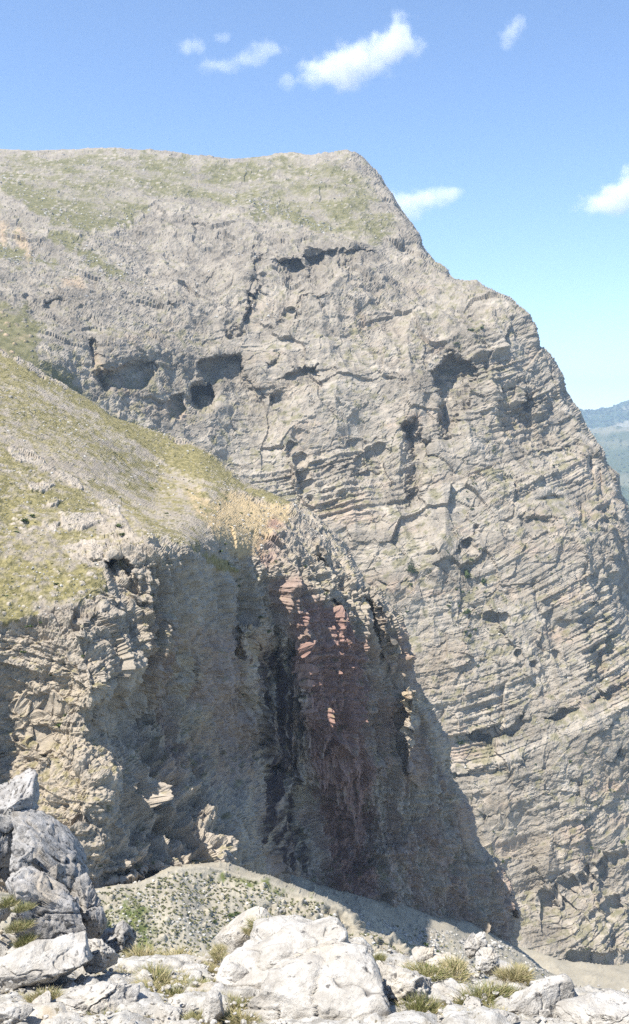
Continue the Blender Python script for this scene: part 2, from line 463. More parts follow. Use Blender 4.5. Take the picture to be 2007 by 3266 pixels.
def mass_shape(z, Y):
    px, py = z.px, z.py
    d = np.zeros_like(px)
    def R(poly, depth, *a, **k):
        return z.recess(poly, depth * (0.62 if depth > 0 else 1.0), *a, **k)
    # the spurs on the left stand in front of the valley head
    d -= R([(-460, 545), (0, 600), (60, 640), (130, 690), (220, 745), (300, 810), (400, 872), (460, 925), (430, 1000), (300, 1000), (200, 1000), (-460, 1000)], 14, 120, 10, 4, full=(100, 620), zero=(250, 1010))
    d -= R([(-460, 900), (-20, 950), (60, 985), (120, 1010), (190, 1060), (180, 1110), (240, 1180), (262, 1240), (330, 1300), (420, 1400), (-460, 1500)], 8, 50, 10, 6)
    # cliff band under the summit and its alcoves
    d -= R([(915, 770), (960, 742), (1060, 745), (1120, 768), (1200, 806), (1190, 822), (1080, 812), (1000, 824), (900, 830), (880, 800)], 16, 14, 6, 6)
    d += R([(862, 838), (900, 828), (935, 834), (960, 815), (955, 868), (915, 868)], 18, 8, 6, 6, full=(900, 832), zero=(915, 890))
    d += R([(965, 812), (1010, 806), (1080, 790), (1078, 830), (1030, 846), (985, 840)], 20, 8, 6, 5, full=(1020, 800), zero=(1030, 870))
    d += R([(1095, 806), (1140, 790), (1190, 806), (1170, 815), (1110, 818)], 12, 8, 4, 4)
    for p, w, dep in (([(806, 770), (808, 820), (803, 880), (785, 930), (790, 975), (775, 1000)], 18, 26), ([(815, 905), (805, 950), (775, 1010), (770, 1060)], 16, 20),
                      ([(735, 1085), (765, 1075), (790, 1062)], 14, 16), ([(925, 935), (955, 930), (945, 990), (920, 975)], 18, 14),
                      ([(268, 1060), (285, 1120), (300, 1190), (325, 1235), (345, 1268)], 11, 22), ([(1010, 965), (1020, 980), (1022, 995)], 12, 12),
                      ([(938, 1365), (930, 1420), (945, 1470), (955, 1530), (985, 1590), (1010, 1620)], 9, 13),
                      ([(815, 1250), (830, 1270), (840, 1305)], 10, 14), ([(528, 980), (536, 995), (540, 1010)], 12, 14), ([(860, 1262), (868, 1280), (872, 1305)], 14, 14), ([(1653, 1195), (1662, 1280), (1672, 1355)], 13, 18),
                      ([(1105, 830), (1100, 880), (1085, 920)], 10, 12)):
        d += step_line(z, p, 5.0 * w, 0.62 * dep, -1)
    d += step_line(z, [(870, 842), (905, 828), (935, 832), (962, 812), (1010, 806), (1080, 792), (1140, 790), (1210, 812)], 130, 16, 1, 6, 7)
    d += step_line(z, [(300, 1080), (310, 1180), (345, 1250)], 70, 6, -1)
    # alcove and cave on the left
    d -= R([(300, 1080), (400, 1062), (500, 1080), (600, 1085), (760, 1120), (780, 1200), (690, 1180), (590, 1180), (500, 1130), (400, 1165), (310, 1180)], 14, 30, 10, 8)
    d += R([(345, 1195), (400, 1172), (440, 1150), (490, 1150), (496, 1180), (470, 1215), (420, 1240), (370, 1243)], 26, 14, 14, 12, full=(430, 1150), zero=(420, 1290))
    d += R([(635, 1160), (700, 1140), (770, 1130), (785, 1190), (800, 1240), (835, 1300), (800, 1300), (740, 1290), (690, 1270), (640, 1215)], 34, 12, 8, 6, full=(720, 1140), zero=(760, 1400))
    d += R([(605, 1240), (635, 1222), (665, 1226), (688, 1256), (690, 1300), (672, 1320), (630, 1312), (604, 1280)], 85, 9, 5, 4)
    d += R([(545, 1270), (585, 1255), (590, 1300), (570, 1335), (545, 1335)], 18, 8, 6, 5)
    d += R([(140, 968), (190, 960), (228, 972), (232, 1000), (180, 998), (140, 985)], 14, 8, 5, 4)
    d += R([(618, 715), (690, 722), (695, 745), (650, 750), (618, 735)], 12, 8, 5, 4)
    d -= R([(570, 590), (630, 588), (640, 602), (600, 606)], 9, 8, 5, 4)
    d -= R([(700, 612), (755, 618), (760, 632), (720, 630)], 8, 8, 5, 4)
    d -= R([(535, 690), (545, 620), (580, 605), (615, 630), (600, 680), (560, 700)], 12, 24, 8, 6)
    d -= R([(0, 505), (60, 515), (160, 545), (165, 560), (90, 550), (0, 530)], 9, 8, 5, 6)
    d -= R([(1120, 575), (1180, 570), (1220, 565), (1225, 590), (1160, 590)], 8, 8, 4, 4)
    d += R([(880, 1215), (940, 1180), (1015, 1165), (1032, 1245), (985, 1240), (940, 1220)], 18, 8, 7, 6, full=(980, 1170), zero=(970, 1290))
    d += R([(847, 1165), (880, 1150), (885, 1175), (855, 1185)], 10, 8, 4, 4)
    # gullies and shaded bays of the bedded wall
    d += R([(1390, 1180), (1440, 1120), (1485, 1146), (1515, 1200), (1513, 1250), (1486, 1316), (1440, 1380), (1416, 1408), (1398, 1300)], 42, 20, 14, 12, full=(1400, 1220), zero=(1620, 1350))
    d += R([(1290, 1366), (1326, 1333), (1373, 1420), (1385, 1500), (1362, 1540), (1352, 1613), (1318, 1600), (1308, 1466)], 36, 20, 14, 12, full=(1305, 1440), zero=(1460, 1510))
    d += R([(1560, 1290), (1600, 1240), (1650, 1230), (1640, 1290), (1590, 1320)], 13, 8, 8, 6)
    d += R([(1700, 1602), (1725, 1578), (1765, 1572), (1795, 1596), (1800, 1604), (1750, 1606)], 16, 7, 4, 3)
    d += R([(1868, 1440), (1885, 1460), (1900, 1560), (1885, 1570), (1870, 1500)], 20, 8, 5, 4)
    d += R([(1905, 1500), (1920, 1540), (1930, 1572), (1915, 1570)], 16, 8, 4, 4)
    # jutting beds and the shade beneath them
    for p, w, dep in (([(1035, 1490), (1090, 1478), (1150, 1455), (1200, 1430), (1228, 1405)], 15, 9), ([(1010, 1440), (1100, 1418), (1180, 1392), (1225, 1380)], 8, 6),
                      ([(1390, 1748), (1440, 1750), (1490, 1722), (1512, 1700), (1520, 1665)], 15, 10), ([(1360, 1738), (1420, 1750), (1470, 1735)], 10, 7),
                      ([(1060, 1530), (1140, 1508), (1220, 1490)], 7, 5), ([(1150, 1680), (1200, 1660), (1260, 1630)], 7, 5),
                      ([(1424, 2440), (1460, 2448), (1496, 2432)], 10, 8), ([(1496, 2600), (1530, 2588), (1580, 2580), (1635, 2572)], 9, 8), ([(1200, 1845), (1260, 1860), (1330, 1835)], 9, 6),
                      ([(1835, 2490), (1862, 2492)], 14, 10), ([(1560, 2435), (1640, 2420), (1660, 2390)], 9, 7), ([(1740, 2010), (1830, 1960), (1920, 1880)], 10, 7),
                      ([(1620, 2130), (1700, 2110), (1790, 2070)], 9, 7), ([(1880, 2470), (1940, 2430), (1985, 2370)], 13, 9), ([(1850, 1850), (1930, 1800), (2007, 1740)], 10, 7),
                      ([(1560, 1960), (1620, 1955)], 9, 6), ([(1640, 2080), (1660, 2070)], 10, 7), ([(1600, 1250), (1690, 1230), (1790, 1190)], 6, 6), ([(1640, 1310), (1740, 1280), (1800, 1240)], 7, 7),
                      ([(1700, 1380), (1780, 1345), (1850, 1320)], 9, 8), ([(1690, 1450), (1790, 1430), (1870, 1400)], 7, 6)):
        d += step_line(z, p, 5.5 * w, 0.62 * dep, 1)
    d += R([(1496, 2338), (1560, 2350), (1640, 2310), (1668, 2275), (1665, 2320), (1630, 2352), (1580, 2368), (1530, 2355)], 20, 9, 6, 6)
    d += R([(1736, 2292), (1800, 2268), (1880, 2232), (1985, 2178), (1990, 2200), (1850, 2280), (1790, 2296)], 14, 9, 6, 5)
    d += step_line(z, [(1690, 2860), (1770, 2850), (1830, 2800), (1930, 2750), (2030, 2690), (2120, 2640)], 150, 7, 1, 10, 5)
    d += step_line(z, [(1840, 2950), (1910, 2905), (2030, 2845), (2100, 2810)], 90, 4, 1, 8, 5)
    d += R([(1830, 3052), (1900, 3058), (2060, 3040), (2060, 3082), (1830, 3076)], 14, 8, 4, 4)
    return d

def bed_coord(P):
    x, y, z = P[..., 0], P[..., 1], P[..., 2]
    t = np.clip((x + 60) / 220.0, 0, 1.3)
    g = 220 * (0.05 * t + 0.15 * t * t)
    return z - g - 0.1 * (y - 550) + 6 * fbm(x / 130, y / 130, z / 130, octaves=2, seed=31)

mass_grass = [
    ([(-460, 500), (0, 490), (355, 480), (700, 510), (1110, 495), (1180, 550), (1230, 640), (1280, 740), (1200, 790), (1060, 735), (900, 700), (760, 680), (500, 640), (450, 700), (400, 720), (280, 760), (120, 690), (0, 600), (-460, 540)], 0.52),
    ([(0, 545), (60, 570), (170, 640), (280, 690), (330, 700), (440, 660), (420, 710), (280, 740), (160, 700), (70, 650), (0, 600)], 1.0),
    ([(780, 640), (860, 630), (960, 680), (1100, 730), (1080, 745), (950, 715), (820, 680)], 0.95),
    ([(200, 745), (320, 815), (430, 890), (440, 910), (330, 880), (240, 820), (150, 760)], 0.9),
    ([(-460, 700), (0, 780), (100, 800), (200, 840), (120, 850), (0, 840), (-460, 820)], 0.8),
    ([(-460, 930), (0, 955), (70, 985), (130, 1025), (140, 1080), (130, 1170), (90, 1150), (0, 1120), (-460, 1050)], 0.8),
    ([(0, 1080), (130, 1120), (240, 1200), (330, 1290), (420, 1390), (0, 1380)], 0.5),
]
mass_scrub = [
    ([(1440, 1080), (1500, 1040), (1560, 1030), (1540, 1080), (1470, 1110)], 0.9),
    ([(1480, 1500), (1580, 1480), (1660, 1520), (1600, 1600), (1500, 1620)], 0.55),
    ([(1450, 1770), (1520, 1740), (1540, 1900), (1500, 2100), (1440, 2150), (1450, 1950)], 0.6),
    ([(1440, 2300), (1500, 2320), (1560, 2400), (1520, 2440), (1440, 2400)], 0.6),
    ([(1440, 2480), (1700, 2440), (2007, 2400), (2007, 2680), (1800, 2720), (1500, 2720)], 0.45),
    ([(1180, 1780), (1400, 1840), (1420, 2000), (1300, 1980)], 0.4),
    ([(780, 1400), (920, 1440), (900, 1560), (760, 1520)], 0.35),
    ([(1700, 1640), (2007, 1720), (2007, 1900), (1750, 1800)], 0.35),
]

def mass_disp(P, N, z):
    x, y, zz = P[..., 0], P[..., 1], P[..., 2]
    s = bed_coord(P)
    up = N[..., 2]
    g = np.zeros_like(x)
    for p, a in mass_grass:
        g = np.maximum(g, a * z.mask(p, 50, 26, 14))
    upper = smooth(1150, 850, z.py + 0.12 * (z.px - 900)) * smooth(1500, 1300, z.px)
    bedded = (1 - upper) * (1 - g) * (0.45 + 0.55 * smooth(450, 1000, z.px))
    rough = np.clip(1 - 0.85 * g, 0, 1)
    rb = ridged(x / 55 + zz / 260, y / 80, zz / 210, octaves=3, gain=0.45, seed=14)
    rv = ridged(x / 17 + zz / 120, y / 30, zz / 70, octaves=3, gain=0.5, seed=15)
    rel = (14 * (rb - 0.62) + 4.5 * (rv - 0.6) * smooth(-0.3, 0.3, fbm(x / 50, y / 50, zz / 50, octaves=2, seed=16))) * rough * (0.35 + 0.65 * smooth(300, 800, z.px))
    d = rel + 4 * fbm(x / 70, y / 70, zz / 70, octaves=2, seed=1) * rough
    rg = ridged(x / 34, y / 34, zz / 46, octaves=4, seed=2)
    d += 1.8 * (rg - 0.6) * rough
    wx, wy, wz_ = x + 4 * perlin(x / 20, y / 20, zz / 20, seed=33), y, zz + 4 * perlin(x / 20, y / 20, zz / 20, seed=34)
    d += rough * (1 - 0.5 * g) * (0.10 * facets(wx, wy, wz_ - 0.25 * wx, 30, 3, 1.1) + 0.10 * facets(wx, wy, wz_ - 0.25 * wx, 11, 4, 0.7) * (0.4 + 0.6 * (1 - g)))
    d += rough * 0.11 * facets(wx, wy, wz_ - 0.25 * wx, 4.6, 5, 0.7)
    amp = 0.55 + 0.9 * smooth(-0.3, 0.5, fbm(x / 60, y / 60, zz / 40, octaves=2, seed=44))
    patchy = smooth(-0.25, 0.35, fbm(x / 38, y / 38, zz / 30, octaves=3, seed=46))
    bz = np.zeros_like(x)
    for p in ([(760, 1390), (930, 1400), (1100, 1420), (1240, 1350), (1340, 1420), (1340, 1720), (1200, 1740), (1000, 1640), (860, 1560)], [(1380, 1160), (1560, 1060), (1720, 1120), (1850, 1340), (1960, 1540), (1930, 1620), (1700, 1600), (1560, 1500), (1400, 1420)],
              [(1600, 2740), (1760, 2720), (2080, 2600), (2080, 3060), (1700, 3050), (1620, 2900)], [(1380, 2230), (1660, 2250), (1680, 2440), (1440, 2460)], [(1700, 1880), (2050, 1700), (2050, 2240), (1780, 2260)], [(1000, 1700), (1260, 1640), (1420, 1780), (1200, 1880), (1080, 1800)]):
        bz = np.maximum(bz, z.mask(p, 90, 30, 14))
    amp = amp * (0.5 + 1.15 * bz)
    d += bedded * amp * (0.25 + 0.75 * patchy) * (1.9 * beds(s, 9.0, x, y, 1, 0.72) + 1.4 * beds(s, 3.4, x, y, 2, 0.66, 4.0) + 0.7 * beds(s, 1.6, x, y, 5, 0.6, 2.0))
    # broken blocks
    f1, f2, cid = cells(x / 5.5 + 0.3 * perlin(x / 5, zz / 5), zz / 4.5 + y / 9, 3)
    blk = (RND[cid] - 0.5) * smooth(0.0, 0.25, f2 - f1)
    d += 1.0 * blk * rough * (0.25 + 0.3 * upper)
    var = smooth(-0.35, 0.45, fbm(x / 45, y / 45, zz / 32, octaves=3, seed=47))
    d += (0.10 + 0.85 * var) * fbm(x / 7, y / 7, zz / 7, octaves=4, gain=0.65, seed=4) * (0.25 + 0.75 * rough)
    # vertical ribs on the upper crags
    d += upper * rough * 2.4 * (ridged(x / 11, y / 14, zz / 45, octaves=3, seed=12) - 0.55)
    # loose stones on the grassy slopes
    f1, f2, cid = cells(x / 6.5, y / 9.0 + zz / 9, 8)
    rad = 0.12 + 0.33 * RND[cid] * smooth(-0.3, 0.4, fbm(x / 60, y / 60, octaves=2, seed=40))
    stone = np.clip(1 - f1 / rad, 0, 1)
    d += 2.0 * np.sqrt(stone) * (0.08 + 0.7 * g)
    return d, dict(g=g, stone=stone, s=s, blk=blk, upper=upper, rg=rg, var=var)

def mass_attrs(P, N, N2, z, info):
    x, y, zz = P[..., 0], P[..., 1], P[..., 2]
    up = np.clip(N2[..., 2], 0, 1)
    n = fbm(x / 25, y / 25, zz / 25, octaves=5, gain=0.65, seed=50)
    n2 = fbm(x / 6, y / 6, zz / 6, octaves=3, gain=0.7, seed=52)
    g = info['g']
    grass = smooth(0.25, 0.75, g * 1.05 + 0.33 * n + 0.16 * n2) * (1 - smooth(0.05, 0.35, info['stone'])) * np.minimum(1, g * 2.5)
    scr = np.zeros_like(x)
    for p, a in mass_scrub:
        scr = np.maximum(scr, a * z.mask(p, 60, 20, 14))
    scr = np.maximum(scr, 0.26 * (1 - info['upper']) + 0.2)
    veg = smooth(0.30, 0.58, 0.5 * scr + 0.3 * (up - 0.4) + 0.34 * n2 + 0.16 * n)
    grass = np.clip(np.maximum(grass, 0.72 * veg), 0, 1)
    ochre = np.zeros_like(x)
    for p, a in (([(30, 740), (60, 720), (110, 830), (90, 840)], 0.7), ([(0, 690), (20, 720), (20, 800), (0, 790)], 0.7), ([(0, 1000), (60, 1040), (110, 1100), (60, 1140), (0, 1120)], 0.9),
                 ([(200, 880), (260, 880), (270, 910), (210, 910)], 0.6), ([(300, 1130), (350, 1180), (400, 1170), (340, 1200), (300, 1190)], 0.5)):
        ochre = np.maximum(ochre, a * z.mask(p, 24, 10, 8))
    warm = smooth(-0.1, 0.9, fbm(x / 45, y / 45, zz / 18, octaves=4, seed=60)) * (1 - info['upper']) * 0.6
    red = np.clip(warm * smooth(-0.1, 0.5, n), 0, 1) * 0.4
    bedtone = hash1(np.floor(info['s'] / 2.3), 3) - 0.5
    tone = 0.5 + 0.36 * n + 0.2 * n2 + (0.34 * bedtone + 0.22 * (hash1(np.floor(info['s'] / 8.0), 9) - 0.5)) * (1 - info['upper']) - 0.2 * info['upper'] * (1 - g) + 0.2 * smooth(0.1, 0.5, info['stone']) + 0.25 * (info['rg'] - 0.6) + 0.5 * smooth(0.25, 0.7, fbm(x / 14, y / 14, zz / 9, octaves=3, seed=66)) * (1 - info['upper'])
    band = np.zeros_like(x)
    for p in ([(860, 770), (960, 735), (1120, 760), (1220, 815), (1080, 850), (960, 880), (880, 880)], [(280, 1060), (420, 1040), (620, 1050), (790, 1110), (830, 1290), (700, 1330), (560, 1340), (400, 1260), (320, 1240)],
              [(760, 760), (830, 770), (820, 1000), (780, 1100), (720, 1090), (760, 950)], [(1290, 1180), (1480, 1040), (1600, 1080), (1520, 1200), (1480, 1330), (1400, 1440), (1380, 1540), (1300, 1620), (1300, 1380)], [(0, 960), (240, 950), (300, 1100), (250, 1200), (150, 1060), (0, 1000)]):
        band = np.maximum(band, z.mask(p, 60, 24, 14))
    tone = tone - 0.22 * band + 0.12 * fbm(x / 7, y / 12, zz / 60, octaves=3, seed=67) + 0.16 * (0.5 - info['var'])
    tone = np.clip(tone, 0, 1)
    dark = np.zeros_like(x)
    zones = np.stack([grass, np.clip(ochre + 0.25 * warm, 0, 1), red, dark], -1)
    return {'zones': zones, 'tone': tone}

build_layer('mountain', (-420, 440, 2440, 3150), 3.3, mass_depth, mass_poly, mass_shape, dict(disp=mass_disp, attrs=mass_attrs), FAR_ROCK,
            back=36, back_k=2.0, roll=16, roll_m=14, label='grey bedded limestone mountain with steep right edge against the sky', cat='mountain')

# ------------------------------------------------------------------ near cliff with its grassy spur
cliff_poly = [(-420, 1060), (-200, 1090), (0, 1124), (90, 1160), (200, 1228), (300, 1283), (357, 1330), (430, 1352), (500, 1375), (580, 1402), (650, 1436), (710, 1480), (780, 1539),
    (860, 1570), (928, 1603), (975, 1628), (1017, 1659), (1060, 1695), (1097, 1725), (1123, 1780), (1150, 1830), (1168, 1872), (1205, 1880), (1222, 1905), (1249, 1936), (1272, 1976), (1295, 2029),
    (1321, 2095), (1330, 2161), (1361, 2234), (1398, 2313), (1421, 2379), (1424, 2425), (1436, 2486), (1456, 2500), (1490, 2578), (1512, 2680), (1552, 2742), (1582, 2752),
    (1616, 2812), (1634, 2860), (1653, 2914), (1640, 2985), (1640, 3200), (-420, 3200)]
cliff_depth = tps([(-420, 1060, 262), (0, 1124, 255), (300, 1283, 255), (500, 1375, 256), (650, 1436, 252), (780, 1539, 245), (930, 1603, 240), (1017, 1659, 240),
    (-420, 1500, 140), (0, 1400, 186), (300, 1500, 192), (500, 1600, 196), (0, 1700, 142), (200, 1700, 146), (340, 1690, 153), (-420, 1960, 108), (0, 1965, 122), (200, 1945, 124), (345, 1885, 131),
    (460, 1700, 148), (600, 1740, 153), (700, 1825, 174), (800, 1815, 194), (860, 1800, 199), (950, 1800, 207), (1100, 1800, 226),
    (0, 2200, 119), (200, 2200, 117), (320, 2200, 117), (0, 2500, 114), (200, 2500, 111), (310, 2500, 111), (330, 2700, 109), (0, 2900, 104), (330, 2900, 108), (-420, 2900, 95),
    (430, 1850, 137), (560, 1840, 144), (560, 1960, 143), (430, 1950, 136), (430, 2300, 136), (450, 2600, 120), (480, 2720, 115), (640, 2100, 156), (600, 2400, 142), (600, 2650, 127), (600, 2740, 121),
    (750, 2000, 184), (750, 2400, 180), (740, 2620, 138), (720, 2760, 128), (700, 2500, 149), (900, 1950, 200), (900, 2300, 197), (900, 2600, 194), (950, 2850, 191),
    (1050, 1980, 211), (1050, 2400, 208), (1080, 2880, 204), (1160, 1880, 224), (1222, 1915, 229), (1320, 2110, 233), (1250, 2300, 222), (1250, 2750, 219),
    (1395, 2330, 236), (1420, 2600, 234), (1400, 2890, 230), (1520, 2720, 242), (1610, 2850, 246), (1640, 2980, 247), (1500, 2960, 234), (1600, 3200, 240), (900, 3200, 170)])

def cliff_shape(z, Y):
    px, py = z.px, z.py
    d = np.zeros_like(px)
    R = z.recess
    # cave gully with black water streaks
    d += R([(828, 2080), (860, 2040), (960, 2040), (965, 2200), (950, 2400), (930, 2560), (850, 2560), (842, 2400), (838, 2250)], 6, 34, 22, 14)
    d += R([(852, 2440), (885, 2425), (915, 2450), (918, 2550), (880, 2556), (845, 2545)], 10, 9, 6, 4)
    d -= R([(767, 2000), (800, 1982), (842, 1995), (845, 2080), (815, 2110), (818, 2200), (800, 2240), (780, 2220), (785, 2120), (765, 2060)], 6, 12, 6, 5)
    d -= R([(885, 2040), (905, 2035), (915, 2100), (905, 2170), (890, 2180)], 4, 10, 5, 4)
    # hollows on the lit buttress face
    for p, w, dep in (([(60, 2230), (100, 2250), (180, 2245)], 16, 4), ([(110, 2470), (150, 2430), (190, 2400)], 26, 5), ([(20, 2330), (90, 2310), (110, 2370)], 16, 4),
                      ([(265, 2060), (272, 2120), (275, 2180)], 9, 4), ([(225, 2060), (240, 2090)], 10, 3), ([(215, 2620), (280, 2610), (318, 2625)], 8, 3),
                      ([(300, 2310), (340, 2330), (400, 2370), (440, 2410)], 16, 5), ([(0, 2240), (50, 2250)], 12, 3)):
        d += step_line(z, p, 3.5 * w, 0.2 * dep, 1)
    # bosses left of the cliff line that catch the light
    d -= R([(255, 1960), (330, 1935), (375, 1965), (360, 2040), (290, 2060), (240, 2030)], 3, 16, 6, 5)
    d -= R([(280, 1730), (340, 1725), (380, 1755), (350, 1790), (290, 1780)], 3, 14, 6, 5)
    # notch under the grass edge
    d += R([(335, 1790), (385, 1770), (420, 1800), (440, 1880), (400, 1930), (370, 1890)], 6, 12, 6, 5)
    # shelf crags and the ridge needles
    d -= R([(630, 1540), (690, 1545), (725, 1560), (720, 1600), (700, 1620), (650, 1590)], 5, 14, 6, 6)
    d -= R([(1020, 1720), (1045, 1740), (1050, 1800), (1020, 1810), (1008, 1760)], 5, 9, 4, 4)
    d += R([(1015, 1760), (1050, 1800), (1055, 1830), (1025, 1815)], 7, 8, 4, 4)
    d += R([(1040, 1880), (1075, 1910), (1110, 1980), (1115, 2010), (1080, 1960), (1050, 1930)], 10, 9, 5, 4)
    d += R([(1180, 1900), (1200, 1960), (1230, 2060), (1265, 2160), (1240, 2140), (1205, 2030)], 10, 9, 5, 4)
    # rib that catches a strip of sun low on the wall
    d -= R([(1295, 2190), (1322, 2200), (1330, 2260), (1312, 2330), (1330, 2420), (1340, 2520), (1310, 2480), (1290, 2400), (1300, 2300), (1285, 2230)], 16, 12, 5, 5)
    d += R([(1640, 2900), (1652, 2930), (1636, 2990), (1620, 2985), (1630, 2930)], 8, 6, 3, 3)
    # base of the buttress: bulge with a dark seam
    d += R(line_poly([(360, 2850), (450, 2840), (520, 2800), (556, 2760)], 9), 4, 8, 5, 4)
    return d

cliff_grass = [
    ([(-460, 1040), (0, 1120), (300, 1278), (500, 1370), (660, 1436), (780, 1540), (700, 1620), (640, 1760), (480, 1700), (400, 1650), (330, 1700), (345, 1860), (200, 1950), (0, 1985), (-460, 2040)], 0.6),
    ([(-460, 1040), (0, 1120), (300, 1278), (500, 1370), (660, 1436), (780, 1540), (940, 1604), (900, 1612), (760, 1570), (640, 1530), (560, 1500), (420, 1400), (250, 1290), (100, 1220), (0, 1190), (-460, 1150)], 1.0),
    ([(-460, 1190), (0, 1220), (120, 1260), (300, 1360), (430, 1440), (560, 1520), (600, 1640), (560, 1660), (460, 1560), (330, 1500), (160, 1420), (0, 1370), (-460, 1350)], 0.75),
    ([(-460, 1400), (0, 1440), (100, 1470), (200, 1530), (320, 1590), (400, 1640), (480, 1700), (440, 1715), (370, 1640), (310, 1640), (330, 1780), (350, 1850), (355, 1890), (250, 1935), (120, 1970), (0, 1985), (-460, 2040)], 0.82),
    ([(350, 1560), (440, 1620), (560, 1700), (640, 1745), (700, 1830), (640, 1770), (560, 1730), (470, 1700)], 0.85),
    ([(640, 1760), (720, 1790), (770, 1820), (720, 1835), (660, 1800)], 0.9),
    ([(930, 1600), (1000, 1660), (1040, 1720), (980, 1690)], 0.4),
]
ochre_zone = [([(582, 1540), (680, 1600), (727, 1560), (846, 1600), (932, 1608), (925, 1660), (870, 1705), (835, 1760), (770, 1780), (700, 1720), (630, 1640)], 0.95)]
rock_patch = [[(90, 1545), (130, 1535), (185, 1545), (160, 1565), (100, 1575)], [(140, 1605), (200, 1600), (180, 1618)], [(190, 1640), (300, 1635), (340, 1660), (260, 1690), (200, 1680)], [(130, 1670), (190, 1670), (170, 1700)],
              [(200, 1740), (300, 1720), (360, 1740), (340, 1810), (280, 1800), (220, 1780)], [(300, 1605), (350, 1600), (395, 1650), (360, 1645)], [(30, 1430), (110, 1440), (180, 1500), (250, 1530), (260, 1560), (150, 1500), (50, 1460)]]

def cliff_disp(P, N, z):
    x, y, zz = P[..., 0], P[..., 1], P[..., 2]
    g = np.zeros_like(x)
    for p, a in cliff_grass:
        g = np.maximum(g, a * z.mask(p, 22, 12, 8))
    oc = np.zeros_like(x)
    for p, a in ochre_zone:
        oc = np.maximum(oc, a * z.mask(p, 30, 14, 8))
    patch = np.zeros_like(x)
    for p in rock_patch:
        patch = np.maximum(patch, z.mask(p, 8, 8, 6))
    g = g * (1 - patch)
    gg = np.maximum(g, 0.92 * z.mask(cliff_grass[0][0], 26, 12, 8)) * (1 - 0.3 * patch)
    rough = np.clip(1 - 0.95 * np.maximum(gg, 0.8 * oc), 0, 1)
    s = zz + 0.18 * x - 0.05 * y + 2.0 * fbm(x / 25, y / 25, zz / 25, octaves=3, seed=71)
    shelf = smooth(1900, 1780, z.py) * smooth(380, 500, z.px)
    wall = smooth(360, 460, z.px) * smooth(1700, 1900, z.py)
    d = 3.2 * fbm(x / 22, y / 22, zz / 30, octaves=3, seed=61) * rough
    rg = ridged(x / 10, y / 10, zz / 16, octaves=4, seed=62)
    d += 1.6 * (rg - 0.6) * rough
    d += rough * (0.17 * facets(x, y, zz, 9.0, 6, 1.8) + 0.16 * facets(x + perlin(x / 3, y / 3, zz / 3), y, zz, 3.6, 7, 1.3) + 0.15 * facets(x, y, zz, 1.5, 8, 1.0))
    rib = ridged(x / 7, y / 9, zz / 45, octaves=4, gain=0.5, seed=68)
    d += wall * rough * 6.5 * (rib - 0.62) + wall * rough * 3.0 * (ridged(x / 2.6, y / 3.4, zz / 22, octaves=3, seed=69) - 0.6)
    d += rough * (1 - 0.6 * shelf) * (1 + 0.8 * wall) * (0.5 * beds(s, 2.6, x, y, 6, 0.7) + 0.45 * beds(s, 1.0, x, y, 7, 0.62))
    f1, f2, cid = cells(x / 1.8 + 0.3 * perlin(x / 2, zz / 2), zz / 1.5 + y / 3, 4)
    d += 0.4 * (RND[cid] - 0.5) * smooth(0.0, 0.3, f2 - f1) * rough
    f1, f2, cid = cells(x / 4.5 + 0.4 * perlin(x / 4, zz / 4), zz / 5 + y / 7, 5)
    d += 0.6 * (RND[cid] - 0.5) * smooth(0.0, 0.25, f2 - f1) * rough
    d += 0.6 * fbm(x / 1.8, y / 1.8, zz / 1.8, octaves=4, gain=0.65, seed=64) * (0.25 + 0.75 * rough)
    d += shelf * rough * 1.2 * (ridged(x / 4, y / 4, zz / 5, octaves=3, seed=66) - 0.5)
    # stones on the grass
    f1, f2, cid = cells(x / 1.6, y / 2.4 + zz / 2.4, 9)
    rad = 0.08 + 0.4 * RND[cid] * smooth(-0.2, 0.5, fbm(x / 14, y / 20, octaves=2, seed=70))
    stone = np.clip(1 - f1 / rad, 0, 1)
    d += 0.22 * np.sqrt(stone) * g
    d += 0.25 * fbm(x / 2.2, y / 3, octaves=3, seed=75) * g
    d += patch * 0.4
    return d, dict(g=g, oc=oc, stone=stone, rough=rough, patch=patch, rg=rg, s=s)

